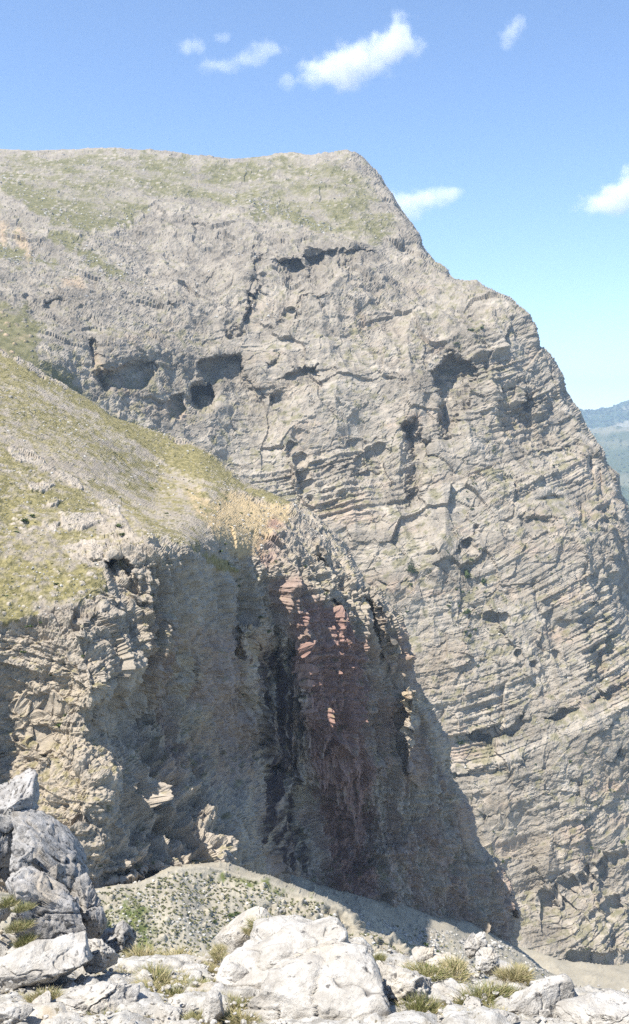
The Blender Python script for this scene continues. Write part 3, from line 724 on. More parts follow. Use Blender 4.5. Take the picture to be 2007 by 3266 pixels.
def cliff_attrs(P, N, N2, z, info):
    x, y, zz = P[..., 0], P[..., 1], P[..., 2]
    n = fbm(x / 9, y / 9, zz / 9, octaves=5, gain=0.65, seed=80)
    n2 = fbm(x / 1.6, y / 2.2, zz / 1.6, octaves=3, gain=0.7, seed=82)
    up = np.clip(N2[..., 2], 0, 1)
    g = info['g']
    grass = smooth(0.25, 0.8, g * 1.05 + 0.34 * n + 0.34 * n2 - 0.14) * (1 - smooth(0.05, 0.3, info['stone'])) * np.minimum(1, g * 2.5)
    veg = smooth(0.5, 0.72, 0.32 + 0.34 * (up - 0.4) + 0.3 * n2 + 0.16 * n)
    grass = np.clip(np.maximum(grass, 0.75 * veg * (1 - info['oc'])), 0, 1)
    ochre = info['oc'] * smooth(-0.35, 0.15, 0.6 - 0.5 * n2 + 0.2 * n)
    red = np.zeros_like(x)
    for p, a, so in (([(846, 1690), (862, 1650), (885, 1650), (906, 1685), (880, 1700)], 0.8, 24), ([(826, 1717), (880, 1700), (900, 1790), (850, 1810), (815, 1780)], 0.5, 70),
                     ([(905, 1960), (960, 1900), (1080, 1950), (1170, 2060), (1200, 2300), (1190, 2600), (1180, 2880), (1040, 2880), (1010, 2600), (985, 2400), (950, 2150)], 0.9, 60),
                     ([(640, 2000), (760, 2000), (820, 2200), (820, 2500), (700, 2500), (640, 2250)], 0.4, 80), ([(1080, 2040), (1170, 2020), (1180, 2100), (1120, 2160)], 0.6, 40),
                     ([(880, 1850), (960, 1820), (980, 1900), (920, 1980), (880, 1950)], 0.55, 40), ([(1270, 2000), (1300, 2040), (1310, 2120), (1270, 2080)], 0.5, 20)):
        red = np.maximum(red, a * z.mask(p, so, 18, 8))
    wz = smooth(400, 520, z.px) * smooth(1900, 2100, z.py) * (1 - smooth(2420, 2600, z.py) * smooth(860, 780, z.px))
    red = np.maximum(red * smooth(-1.5, -0.2, n), 0.42 * wz * smooth(-0.5, 0.4, fbm(z.px / 60, z.py / 160, octaves=3, seed=89)))
    for p, a in (([(767, 1990), (842, 1990), (845, 2100), (770, 2080)], 0.6), ([(1290, 2200), (1330, 2200), (1330, 2260), (1300, 2280)], 0.6), ([(1180, 1990), (1300, 2100), (1330, 2240), (1200, 2200)], 0.3)):
        ochre = np.maximum(ochre, a * z.mask(p, 20, 10, 8))
    ochre = np.maximum(ochre, 0.42 * wz * (1 - 0.7 * smooth(940, 1010, z.px)) * smooth(-0.4, 0.5, fbm(z.px / 90, z.py / 60, octaves=4, seed=92)))
    face = smooth(1990, 2080, z.py) * smooth(360, 300, z.px)
    ochre = np.maximum(ochre, 0.14 * face * smooth(0.0, 0.7, n + 0.2))
    streak = fbm(z.px / 13 + 0.4 * n, z.py / 330, octaves=4, gain=0.65, seed=88) + 0.2 * n2
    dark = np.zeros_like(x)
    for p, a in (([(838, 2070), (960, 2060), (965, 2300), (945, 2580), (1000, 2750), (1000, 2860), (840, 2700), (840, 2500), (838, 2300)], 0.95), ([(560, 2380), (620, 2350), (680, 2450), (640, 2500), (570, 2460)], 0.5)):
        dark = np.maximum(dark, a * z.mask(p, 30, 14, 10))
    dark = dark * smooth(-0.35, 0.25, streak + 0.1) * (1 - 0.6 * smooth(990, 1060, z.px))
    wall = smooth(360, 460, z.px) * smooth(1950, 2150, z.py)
    dark = np.maximum(dark, 0.16 * wall * smooth(0.1, 0.6, streak))  # faint stain streaks over the whole wall, also deepening its shade in colour
    bedtone = hash1(np.floor(info['s'] / 0.8), 3) - 0.5
    tone = np.clip(0.55 + 0.3 * n + 0.15 * n2 + 0.2 * bedtone + 0.3 * (info['rg'] - 0.6) + 0.3 * smooth(0.1, 0.5, info['stone']) + 0.35 * info['patch'] + 0.16 * wall, 0, 1)  # the wall term lightens the rock colour in place of missing ambient light
    zones = np.stack([grass, ochre, red, dark], -1)
    return {'zones': zones, 'tone': tone}

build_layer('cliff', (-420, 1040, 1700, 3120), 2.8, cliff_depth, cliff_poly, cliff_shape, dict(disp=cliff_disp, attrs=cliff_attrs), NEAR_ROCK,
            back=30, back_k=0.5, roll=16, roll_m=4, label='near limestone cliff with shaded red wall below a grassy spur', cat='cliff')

# ------------------------------------------------------------------ scree slopes in the ravine
def scree_layer(name, box, step, depth, poly, label, rock=(), sc=1.0, gz=(), oz=(), back=20, roll=10, roll_m=2):
    def disp(P, N, z):
        x, y, zz = P[..., 0], P[..., 1], P[..., 2]
        rk = np.zeros_like(x)
        for p in rock:
            rk = np.maximum(rk, z.mask(p, 20, 10, 8))
        d = 1.9 * sc * fbm(x / (14 * sc), y / (14 * sc), octaves=3, seed=101) + 0.12 * sc * fbm(x / sc, y / sc, octaves=3, gain=0.6, seed=102)
        f1, f2, cid = cells(x / (1.5 * sc), y / (1.5 * sc), 13)
        stone = np.clip(1 - f1 / (0.03 + 0.3 * RND[cid] ** 3), 0, 1)
        d += 0.6 * sc * np.sqrt(stone)
        d += rk * (3.0 * (ridged(x / 6, y / 6, zz / 9, octaves=4, seed=103) - 0.5) + 0.7 * fbm(x / 1.5, y / 1.5, zz / 1.5, octaves=4, seed=104))
        return d, dict(rk=rk, stone=stone)
    def attrs(P, N, N2, z, info):
        x, y, zz = P[..., 0], P[..., 1], P[..., 2]
        n = fbm(x / (8 * sc), y / (8 * sc), octaves=4, gain=0.65, seed=110)
        n2 = fbm(x / (1.2 * sc), y / (1.2 * sc), octaves=3, gain=0.65, seed=112)
        g = np.full_like(x, 0.12)
        for p, a in gz:
            g = np.maximum(g, a * z.mask(p, 60, 20, 10))
        grass = smooth(0.45, 0.75, g + 0.3 * n2 + 0.25 * n) * (1 - info['stone'])
        o = np.zeros_like(x)
        for p, a in oz:
            o = np.maximum(o, a * z.mask(p, 60, 20, 10))
        tone = np.clip(0.6 + 0.25 * n + 0.25 * n2 - 0.25 * info['rk'] + 0.3 * smooth(0.1, 0.5, info['stone']), 0, 1)
        return {'zones': np.stack([grass, o, 0 * x, 0 * x], -1), 'tone': tone}
    return build_layer(name, box, step, depth, poly, lambda z, Y: np.zeros_like(Y), dict(disp=disp, attrs=attrs), SCREE, back=back, back_k=0.4, roll=roll, roll_m=roll_m,
                       smooth_shade=True, label=label, cat='slope')

floor_depth = tps([(1500, 2990, 445), (1700, 3035, 450), (2007, 3062, 462), (2400, 3060, 500), (1700, 3266, 370), (2007, 3266, 365), (2400, 3266, 400), (1700, 3500, 310), (2300, 3500, 310)])
scree_layer('canyon_floor', (1480, 2960, 2440, 3560), 5, floor_depth, [(1480, 2960), (1640, 3012), (1760, 3058), (1830, 3072), (2007, 3074), (2440, 3064), (2440, 3560), (1480, 3560)],
            'pale scree floor of the canyon at the foot of the far wall', sc=2.2, roll=4, roll_m=1)

far_scree_depth = tps([(850, 2790, 185), (1000, 2850, 186), (1100, 2885, 190), (1250, 2928, 203), (1450, 2958, 224), (1622, 3008, 246), (1740, 3085, 246), (1880, 3166, 243), (1990, 3266, 238),
    (1250, 3050, 172), (1500, 3120, 196), (1150, 2960, 170), (1700, 3266, 200), (1400, 3266, 165), (2200, 3520, 230), (1700, 3520, 165), (900, 3100, 140)])
scree_layer('gully_scree', (800, 2740, 2260, 3520), 3.4, far_scree_depth, [(800, 2740), (1000, 2815), (1100, 2850), (1250, 2890), (1450, 2930), (1630, 3012), (1700, 3058), (1735, 3090), (1820, 3136), (1880, 3168), (1936, 3216), (1990, 3262), (2240, 3500), (2240, 3520), (800, 3520)],
            'grey scree apron running down the gully below the shaded wall', sc=1.6, gz=[([(1240, 2960), (1400, 3000), (1420, 3080), (1250, 3060)], 0.4), ([(1800, 3120), (1880, 3180), (1940, 3260), (1860, 3240)], 0.5), ([(1700, 3070), (1740, 3090), (1730, 3105)], 0.8)],
            oz=[([(1280, 2960), (1340, 2960), (1420, 3040), (1340, 3050)], 0.7)])

near_scree_depth = tps([(-300, 2820, 92), (0, 2860, 100), (330, 2845, 108), (550, 2780, 121), (720, 2762, 142), (870, 2804, 160), (1016, 2864, 170), (1089, 2892, 171), (1165, 2972, 166), (1306, 3030, 164),
    (330, 3000, 92), (600, 3000, 102), (850, 2950, 126), (1000, 2980, 142), (1200, 3080, 140), (0, 3300, 76), (600, 3300, 84), (1200, 3300, 112), (-300, 3500, 60), (1500, 3500, 120)])
def plane_depth(a, b, px0, py0, Y0):
    P0 = at(px0, py0, Y0); c = P0[2] - a * P0[0] - b * P0[1]
    def f(px, py):
        D = at(px, py, 1.0) - EYE
        return (c - EYE[2]) / (D[..., 2] - a * D[..., 0] - b)
    return f
near_scree_depth = plane_depth(-0.36, 0.36, 330, 2845, 106)
scree_layer('tussock_scree', (-300, 2720, 1560, 3500), 3.2, near_scree_depth, [(-300, 2800), (0, 2835), (330, 2835), (450, 2815), (550, 2768), (640, 2755), (720, 2758), (790, 2784), (870, 2804), (950, 2838), (1016, 2864), (1089, 2892), (1130, 2925), (1161, 2970), (1247, 2992), (1306, 3032), (1400, 3120), (1560, 3400), (1560, 3500), (-300, 3500)],
            'sandy scree slope dotted with tussocks below the buttress', rock=[[(850, 2880), (960, 2870), (1060, 2885), (1130, 2920), (1165, 2975), (1100, 3000), (1000, 2960), (900, 2930)], [(1100, 2980), (1247, 2992), (1306, 3032), (1300, 3100), (1150, 3050)]],
            gz=[([(330, 2850), (440, 2850), (520, 2950), (500, 3060), (330, 3000)], 0.6), ([(640, 2760), (760, 2770), (900, 2815), (1000, 2862), (850, 2850), (700, 2800)], 0.6)], roll=6, roll_m=1.5)
# ------------------------------------------------------------------ distant hills, valley floor
def hill_mat(name, a, b, s):
    m, nt, bs = mat_new(name)
    n1 = nnoise(nt, s, 6, 0.65); n2 = nnoise(nt, s * 6, 5, 0.7)
    tone = nattr(nt, 'tone').outputs['Fac']
    c = nmix(nt, tone, a, b)
    c = nmix(nt, 0.6, c, nmix(nt, n2, (0.5, 0.5, 0.5), (1.5, 1.5, 1.5)), 'MULTIPLY')
    nt.links.new(c, bs.inputs['Base Color'])
    return m
HILL_FAR = hill_mat('wooded hillside', (0.035, 0.06, 0.03), (0.30, 0.27, 0.2), 0.006)
HILL_MID = hill_mat('pasture hillside', (0.07, 0.085, 0.04), (0.20, 0.185, 0.12), 0.01)
VALLEY = hill_mat('valley floor', (0.12, 0.13, 0.06), (0.22, 0.2, 0.13), 0.004)

def hill(name, box, step, depth, poly, mat, bare, label, k):
    def disp(P, N, z):
        x, y, zz = P[..., 0], P[..., 1], P[..., 2]
        d = 0.012 * k * fbm(x / (0.06 * k), y / (0.06 * k), octaves=4, seed=131) + 0.0022 * k * fbm(x / (0.006 * k), y / (0.012 * k), zz / (0.006 * k), octaves=2, seed=132)
        return d, {}
    def attrs(P, N, N2, z, info):
        t = np.zeros_like(P[..., 0])
        for p, a in bare:
            t = np.maximum(t, a * z.mask(p, 14, 8, 10))
        t = np.clip(t + 0.25 * fbm(z.px / 14, z.py / 8, octaves=4, gain=0.7, seed=140), 0, 1)
        return {'tone': t}
    return build_layer(name, box, step, depth, poly, lambda z, Y: np.zeros_like(Y), dict(disp=disp, attrs=attrs), mat, back=14, back_k=8, roll=6, roll_m=30, smooth_shade=True, label=label, cat='hill')

hill('far_hill', (1500, 1230, 2700, 1560), 3, tps([(1500, 1350, 6200), (1840, 1316, 6000), (2007, 1283, 6200), (2700, 1200, 6500), (1500, 1560, 4400), (2000, 1440, 4900), (2700, 1560, 4500), (2000, 1370, 5400)]),
     [(1500, 1352), (1700, 1338), (1800, 1322), (1850, 1312), (1880, 1303), (1935, 1294), (1980, 1288), (2007, 1282), (2100, 1262), (2300, 1245), (2700, 1240), (2700, 1560), (1500, 1560)], HILL_FAR,
     [([(1935, 1360), (1955, 1345), (1985, 1340), (2007, 1345), (2200, 1340), (2200, 1380), (1935, 1380)], 0.75), ([(1950, 1318), (2007, 1296), (2100, 1290), (2100, 1305), (1990, 1312)], 0.6), ([(1800, 1366), (2300, 1366), (2300, 1420), (1800, 1420)], 0.95)],
     'far wooded hill on the horizon, blue with haze', 6000)
hill('pasture_hill', (1500, 1340, 2700, 2300), 5, tps([(1500, 1370, 4600), (2007, 1370, 4700), (2700, 1365, 4800), (1500, 1700, 2700), (2007, 1700, 2700), (2700, 1700, 2800), (2007, 2000, 1900), (2007, 2300, 1500), (2700, 2300, 1500), (1500, 2300, 1500)]),
     [(1500, 1366), (1850, 1365), (1900, 1368), (2007, 1365), (2300, 1358), (2700, 1366), (2700, 2300), (1500, 2300)], HILL_MID,
     [([(1800, 1365), (2300, 1365), (2300, 1392), (1880, 1384)], 0.95), ([(1900, 1405), (2010, 1398), (2200, 1400), (2200, 1425), (1950, 1430)], 0.5), ([(1950, 1520), (2100, 1510), (2100, 1560), (1960, 1560)], 0.6)], 'pale pasture hillside dotted with trees beyond the mountain', 4000)

gx, gy = np.meshgrid(np.linspace(-9000, 9000, 60), np.linspace(-3000, 9500, 50))
gz_ = -900 + 40 * fbm(gx / 1500, gy / 1500, seed=150)
ii = np.arange(60 * 50).reshape(50, 60)
obj('ground', mesh_from('ground', np.stack([gx, gy, gz_], -1).reshape(-1, 3), np.stack([ii[:-1, :-1], ii[:-1, 1:], ii[1:, 1:], ii[1:, :-1]], -1).reshape(-1, 4), VALLEY, True,
    {'tone': (0.5 + 0.3 * fbm(gx / 900, gy / 900, seed=151)).ravel()}), kind='structure')

# ------------------------------------------------------------------ plants
def leaf_mat(name, a, b):
    m, nt, bs = mat_new(name)
    bs.inputs['Roughness'].default_value = 0.75
    t = nattr(nt, 'tone').outputs['Fac']
    c = nmix(nt, t, a, b)
    nt.links.new(c, bs.inputs['Base Color'])
    return m
LEAF = leaf_mat('shrub leaves', (0.035, 0.055, 0.02), (0.11, 0.14, 0.05))
FAR_LEAF = leaf_mat('conifer needles', (0.025, 0.045, 0.02), (0.06, 0.085, 0.035))
TUSSOCK = leaf_mat('tussock leaves', (0.13, 0.135, 0.068), (0.26, 0.25, 0.135))
BARK, _nt, _b = mat_new('bark')
_nt.links.new(nmix(_nt, nnoise(_nt, 6), (0.09, 0.07, 0.055), (0.2, 0.17, 0.14)), _b.inputs['Base Color'])

def leaf_cloud(centres, radii, n, size, seed, flat=0.8):
    """leaf faces spread through several clumps; returns verts, faces, tone"""
    r = np.random.RandomState(seed)
    c = np.array(centres); ra = np.array(radii)
    k = r.choice(len(c), n, p=(ra ** 2) / (ra ** 2).sum())
    u = r.normal(size=(n, 3)); u /= np.linalg.norm(u, axis=1)[:, None]
    rad = r.rand(n) ** 0.4
    p = c[k] + u * (ra[k] * rad)[:, None] * np.array([1, 1, flat])
    nr = u + 0.6 * r.normal(size=(n, 3)); nr /= np.linalg.norm(nr, axis=1)[:, None]
    t = np.cross(nr, r.normal(size=(n, 3))); t /= np.linalg.norm(t, axis=1)[:, None]
    b = np.cross(nr, t)
    s = size * (0.6 + 0.8 * r.rand(n))[:, None]
    v = np.stack([p + t * s, p + b * s * 0.6, p - t * s, p - b * s * 0.6], 1).reshape(-1, 3)
    f = np.arange(4 * n).reshape(n, 4)
    tone = np.repeat(np.clip(0.5 + 0.3 * r.normal(size=n), 0, 1), 4)
    return v, f, tone

def shrub_mesh(name, seed, mat, n=110, size=0.16, lumps=5, flat=0.8):
    r = np.random.RandomState(seed)
    cs = [(r.uniform(-.55, .55), r.uniform(-.4, .4), 0.25 + 0.3 * r.rand()) for _ in range(lumps)]
    rs = [r.uniform(0.28, 0.5) for _ in range(lumps)]
    v, f, t = leaf_cloud(cs, rs, n, size, seed, flat)
    return mesh_from(name, v, f, mat, False, {'tone': t})

SHRUBS = [shrub_mesh('shrub', 200 + i, LEAF, 130, 0.17, 5 + i % 3) for i in range(5)]
TUSS = [shrub_mesh('tussock', 300 + i, TUSSOCK, 46, 0.24, 3 + i % 2, 0.7) for i in range(5)]
rnd = random.Random(5)

def plant(me, name, surf, px, py, wpx, tall, label, cat, group, spread=1.0):
    p, n = on(surf, px, py)
    s = wpx / F * p[1] * 0.62
    o = obj(name, me, label=label, cat=cat, group=group)
    o.location = (p[0], p[1] - 0.1 * s, p[2] - 0.12 * s)
    o.scale = (s * spread, s * 0.8, s * tall)
    o.rotation_euler = (0, 0, rnd.uniform(0, 6.28))
    return o

wall_shrubs = [(1493, 1837, 40, 1.5), (1549, 1857, 24, 2.0), (1490, 1956, 28, 1.1), (1520, 2009, 18, 1), (1487, 2019, 18, 1.2), (1503, 2030, 20, 1.3), (1308, 1870, 20, .8), (1434, 1933, 20, .8), (1466, 1930, 14, 1),
    (1457, 1880, 11, 1.3), (1480, 1884, 11, 1.3), (1500, 1884, 12, 1.3), (1530, 1754, 14, 1.2), (1506, 1784, 14, 1.2), (1298, 1953, 18, .8), (1526, 2125, 12, 1), (1467, 2369, 28, .9), (1709, 1656, 18, 1.2),
    (1492, 1592, 16, .7), (1506, 1622, 16, .8), (1513, 1552, 16, .7), (1499, 1060, 24, .7), (1540, 1056, 22, .9), (1459, 1093, 22, .7), (1253, 1396, 12, 1), (1604, 2749, 20, 1.1), (1628, 2740, 14, 1.1),
    (1949, 2521, 13, 1.2), (1962, 2530, 11, 1.2), (1901, 2710, 17, 1.3), (1925, 2716, 13, 1.2), (1814, 2431, 13, 1.6), (1861, 2401, 10, 1.4), (1991, 2689, 20, 1.2), (1850, 3052, 20, 1.1), (1880, 3052, 13, 1),
    (1150, 1560, 10, .8), (1010, 1500, 9, .8), (820, 1430, 12, .8), (860, 1440, 10, .8), (1060, 1470, 10, .7), (1140, 900, 8, 1), (1107, 848, 10, 1.4), (1570, 1440, 12, .8), (1760, 1490, 12, .9)]
own_label = {0: 'largest green bush on the far wall, right of the lone conifer', 1: 'narrow upright bush just right of the largest wall bush', 2: 'rounded bush below the largest wall bush, midway down the far wall',
    6: 'bush at the foot of the lone conifer', 14: 'low bush below the lone conifer', 16: 'bush under the lens shaped overhang beside the near cliff edge', 17: 'single bush below the arched overhang near the right edge',
    21: 'bush on the green ledge high under the right shoulder of the mountain', 22: 'bush at the right end of the green ledge high on the mountain', 23: 'bush at the left end of the green ledge high on the mountain',
    25: 'bush beside the tip of the near cliff, low on the far wall', 33: 'bush at the right edge on the slanting band low on the far wall', 34: 'larger bush at the foot of the far wall above the canyon floor', 35: 'smaller bush at the foot of the far wall above the canyon floor',
    42: 'tiny bush on the rock step below the summit overhang'}
for i, (px, py, w, t) in enumerate(wall_shrubs):
    plant(SHRUBS[rnd.randrange(5)], 'shrub', 'mountain', px, py, w, t, own_label.get(i, 'dark green shrub rooted in a ledge of the far mountain wall'), 'shrub', 'shrubs on the far mountain wall')
n_sc = 0
while n_sc < 210:
    p, a = mass_scrub[rnd.choice([1, 2, 3, 4, 4, 4, 5, 6, 7])]
    xs_ = [q[0] for q in p]; ys_ = [q[1] for q in p]
    x, y = rnd.uniform(min(xs_) - 20, min(max(xs_) + 20, 2040)), rnd.uniform(min(ys_) - 20, max(ys_) + 20)
    if rnd.random() < 0.25:
        x, y = rnd.uniform(1450, 2030), rnd.uniform(1600, 3000)
    plant(SHRUBS[rnd.randrange(5)], 'shrub', 'mountain', x, y, rnd.uniform(5, 10), rnd.uniform(.7, 1.2), 'dark green shrub rooted in a ledge of the far mountain wall', 'shrub', 'shrubs on the far mountain wall')
    n_sc += 1
for px, py, w, t in [(159, 2272, 34, .9), (155, 2312, 28, .9), (793, 1872, 20, 1), (824, 1978, 26, .8), (846, 2018, 22, .9), (79, 1664, 40, .6), (100, 1650, 30, .6), (60, 1700, 30, .6), (86, 1986, 30, .6), (130, 1975, 22, .6),
    (600, 2400, 46, .8), (628, 2425, 40, .8), (590, 2440, 36, .8), (1030, 1897, 14, 1), (968, 1809, 16, 1), (700, 1760, 26, .7), (730, 1800, 26, .7), (720, 1735, 20, .7), (530, 1640, 18, .7), (488, 1560, 20, .7), (380, 1690, 26, .9), (392, 1716, 24, .9),
    (480, 1900, 20, .7), (770, 1640, 14, .8), (700, 1610, 14, .8), (740, 1680, 12, .8), (800, 1640, 12, .7), (640, 1620, 16, .7), (20, 1900, 30, .5), (180, 1860, 24, .5), (260, 2080, 18, 1), (60, 2080, 24, .7), (125, 2160, 20, .7),
    (880, 1790, 12, .8), (815, 2235, 12, 1.2), (890, 2110, 12, 1.6), (560, 2560, 20, .7), (640, 2720, 18, .6), (330, 2770, 18, .6), (510, 2745, 18, .6)]:
    where = ('in the shaded hollow of the near cliff wall' if 560 < px < 640 and py > 2380 else 'on the sunlit buttress face at the left' if px < 300 and py > 2000 else
             'on the open grassy top of the near cliff' if px < 300 else 'on the rocky apron at the foot of the near cliff' if py > 2500 else 'on the shelf beside the yellow earth scar' if py < 1830 else 'in a crack of the near cliff wall')
    plant(SHRUBS[rnd.randrange(5)], 'shrub', 'cliff', px, py, w, t, 'low green shrub ' + where, 'shrub', 'shrubs ' + where)
plant(SHRUBS[0], 'shrub', 'gully_scree', 1367, 3008, 34, .9, 'larger dark bush on the reddish gully scree', 'shrub', None)
plant(SHRUBS[1], 'shrub', 'gully_scree', 1403, 3027, 30, .6, 'smaller dark bush just right of the larger bush on the gully scree', 'shrub', None)
for px, py, w in [(740, 2912, 30), (760, 2905, 24), (690, 2935, 24)]:
    plant(SHRUBS[2], 'shrub', 'tussock_scree', px, py, w, .9, 'dark bush at the crest of the tussock slope', 'shrub', 'bushes at the crest of the tussock slope')

# the one conifer on the far wall
p, n = on('mountain', 1312, 1832)
tree = bpy.data.objects.new('conifer_tree', None); link(tree)
tree.location = p
tree['label'] = 'lone dark conifer standing on the pale far wall'; tree['category'] = 'tree'
H_ = 56 / F * p[1]
r_ = np.random.RandomState(4)
ang = np.linspace(0, 2 * math.pi, 9)[:-1]
tv, tf = [], []
for k, zt in enumerate(np.linspace(-0.5, 0.95, 7)):
    ra = H_ * 0.03 * (1.05 - zt)
    for a in ang: tv.append((ra * math.cos(a) + 0.1 * math.sin(k), ra * math.sin(a), zt * H_))
    if k:
        for i in range(8): tf.append(((k - 1) * 8 + i, (k - 1) * 8 + (i + 1) % 8, k * 8 + (i + 1) % 8, k * 8 + i))
obj('trunk', mesh_from('trunk', np.array(tv), np.array(tf), BARK), tree)
cs, rs = [], []
for k in range(26):
    zt = 0.12 + 0.85 * k / 25; w = 0.32 * (1.04 - zt) ** 0.8 * (0.75 + 0.5 * r_.rand()); a = k * 2.4
    cs.append((w * 0.6 * math.cos(a) * H_, w * 0.6 * math.sin(a) * H_, (zt - 0.05) * H_)); rs.append(w * 0.62 * H_)
v, f, t = leaf_cloud(cs, rs, 900, 0.028 * H_, 8, 0.5)
obj('crown', mesh_from('crown', v, f, FAR_LEAF, False, {'tone': t}), tree)

# tussocks on the near scree: the 290 nearest as plants, the rest as one ground cover
spots = []
tr = random.Random(11)
near_poly = np.array([(250, 2850), (450, 2840), (560, 2785), (720, 2775), (870, 2815), (1010, 2875), (1100, 2960), (1240, 3010), (1300, 3060), (1100, 3120), (700, 3160), (330, 3130)], float)
cx_ = np.array([tr.uniform(250, 1300) for _ in range(9000)]); cy_ = np.array([tr.uniform(2770, 3160) for _ in range(9000)])
okm = signed_distance(near_poly, cx_.astype(np.float32), cy_.astype(np.float32)) > 0
dens = 0.6 + 1.0 * fbm(cx_ / 40, cy_ / 13, octaves=2, seed=160) + 0.35 * smooth(560, 330, cx_) - 0.25 * smooth(800, 1100, cx_)
okm &= np.array([tr.random() for _ in range(9000)]) < dens * 0.9
taken = set()
for x, y in zip(cx_[okm], cy_[okm]):
    key = (int(x / 11), int(y / 8))
    if key in taken: continue
    taken.add(key)
    p, n = on('tussock_scree', x, y)
    spots.append((p[1], x, y))
spots.sort(key=lambda q: (q[2] < 2860, -min(q[2], 3080)))
for _, x, y in spots[:290]:
    plant(TUSS[tr.randrange(5)], 'tussock', 'tussock_scree', x, y, tr.uniform(8, 20), tr.uniform(.4, .65), 'small green tussock on the sandy scree slope', 'tussock', 'tussocks on the sandy scree slope', tr.uniform(1.0, 1.4))

def merged(name, items, mat, label=None, cat=None):
    vs, fs, ts, off = [], [], [], 0
    for me, loc, sc, rz in items:
        n = len(me.vertices)
        co = np.empty(n * 3, np.float32); me.vertices.foreach_get('co', co); co = co.reshape(-1, 3)
        c, s = math.cos(rz), math.sin(rz)
        R = np.array([[c, -s, 0], [s, c, 0], [0, 0, 1]])
        vs.append((co @ R.T) * sc + loc)
        k = np.empty(len(me.polygons) * 4, np.int32); me.polygons.foreach_get('vertices', k)
        fs.append(k.reshape(-1, 4) + off); off += n
        t = np.empty(n, np.float32); me.attributes['tone'].data.foreach_get('value', t); ts.append(t)
    o = obj(name, mesh_from(name, np.concatenate(vs), np.concatenate(fs), mat, False, {'tone': np.concatenate(ts)}), kind='stuff')
    if label: o['label'] = label
    if cat: o['category'] = cat
    return o

items = []
for _, x, y in spots[290:]:
    p, n = on('tussock_scree', x, y); s = tr.uniform(8, 15) / F * p[1] * 0.62
    items.append((TUSS[tr.randrange(5)], p - np.array([0, 0, 0.1 * s]), np.array([s * 1.2, s, s * 0.9]), tr.uniform(0, 6)))
for _ in range(620):
    x, y = tr.uniform(1230, 1960), tr.uniform(2880, 3240)
    if signed_distance([(1230, 2930), (1300, 2945), (1450, 2985), (1640, 3030), (1900, 3200), (1900, 3260), (1300, 3120)], np.array([x], np.float32), np.array([y], np.float32))[0] < 4: continue
    if x > 1480 and tr.random() < 0.6: continue
    p, n = on('gully_scree', x, y); s = tr.uniform(6, 15) / F * p[1] * 0.62
    items.append((TUSS[tr.randrange(5)], p - np.array([0, 0, 0.1 * s]), np.array([s * 1.2, s, s * 0.9]), tr.uniform(0, 6)))
merged('tussock_cover', items, TUSSOCK)
# small plants over the grassy spur
items = []
for _ in range(900):
    x, y = tr.uniform(0, 900), tr.uniform(1150, 2100)
    p, n = on('cliff', x, y)
    if n[2] < 0.45: continue
    s = tr.uniform(4, 11) / F * p[1] * 0.6
    items.append((TUSS[tr.randrange(5)], p - np.array([0, 0, 0.15 * s]), np.array([s * 1.3, s, s * 0.7]), tr.uniform(0, 6)))
merged('ground_cover', items, TUSSOCK)
# stones lying on the slopes
ROCKS_FAR, _nt, _b = mat_new('weathered stone')
_nt.links.new(nmix(_nt, nattr(_nt, 'tone').outputs['Fac'], (0.2, 0.185, 0.16), (0.5, 0.475, 0.43)), _b.inputs['Base Color'])
_bm = bmesh.new(); bmesh.ops.create_icosphere(_bm, subdivisions=1, radius=1)
ICO_V = np.array([q.co[:] for q in _bm.verts]); ICO_F = np.array([[q.index for q in f.verts] for f in _bm.faces]); _bm.free()
def strew(name, surf, zones_, n, lo, hi, seed, min_up=0.3):
    r = random.Random(seed); rr = np.random.RandomState(seed)
    vs, fs, ts, off = [], [], [], 0
    boxes = [(min(q[0] for q in p), max(q[0] for q in p), min(q[1] for q in p), max(q[1] for q in p), p) for p in zones_]
    made = 0
    for _ in range(n * 6):
        if made >= n: break
        x0, x1, y0, y1, p = r.choice(boxes)
        x, y = r.uniform(max(x0, -20), min(x1, 2030)), r.uniform(y0, y1)
        if signed_distance(p, np.array([x], np.float32), np.array([y], np.float32))[0] < 0: continue
        if perlin(np.array([x / 60]), np.array([y / 40]), seed=seed)[0] < r.uniform(-0.6, 0.3): continue
        q, nn = on(surf, x, y)
        if nn[2] < min_up: continue
        s_ = (lo + (hi - lo) * r.random() ** 3) / F * q[1] * 0.5
        V = ICO_V * (1 + 0.3 * rr.normal(size=(len(ICO_V), 1))) * np.array([s_, s_ * r.uniform(.7, 1), s_ * r.uniform(.5, .9)])
        vs.append(V + q + np.array([0, 0, 0.1 * s_])); fs.append(ICO_F + off); off += len(ICO_V); ts.append(np.full(len(ICO_V), r.uniform(0, 1))); made += 1
    obj(name, mesh_from(name, np.concatenate(vs), np.concatenate(fs), ROCKS_FAR, False, {'tone': np.concatenate(ts)}), kind='stuff')
strew('rubble', 'mountain', [p for p, a in mass_grass[:5]] + [[(0, 800), (800, 750), (900, 1050), (300, 1050)], [(1450, 1750), (2000, 1750), (2000, 2700), (1450, 2700)]], 2200, 2.5, 9, 3)
strew('rubble', 'cliff', [p for p, a in cliff_grass] + [p for p, a in ochre_zone], 1600, 2.5, 10, 4)
strew('rubble', 'gully_scree', [[(1230, 2930), (1450, 2985), (1640, 3030), (1900, 3200), (1900, 3260), (1300, 3120)], [(1080, 2895), (1250, 2940), (1450, 2975), (1640, 3025), (1500, 3060), (1250, 3010)]], 2400, 3, 15, 5, 0.0)
strew('rubble', 'tussock_scree', [[(250, 2850), (550, 2790), (860, 2820), (1300, 3060), (700, 3160), (330, 3130)]], 1800, 2.5, 13, 6, 0.0)
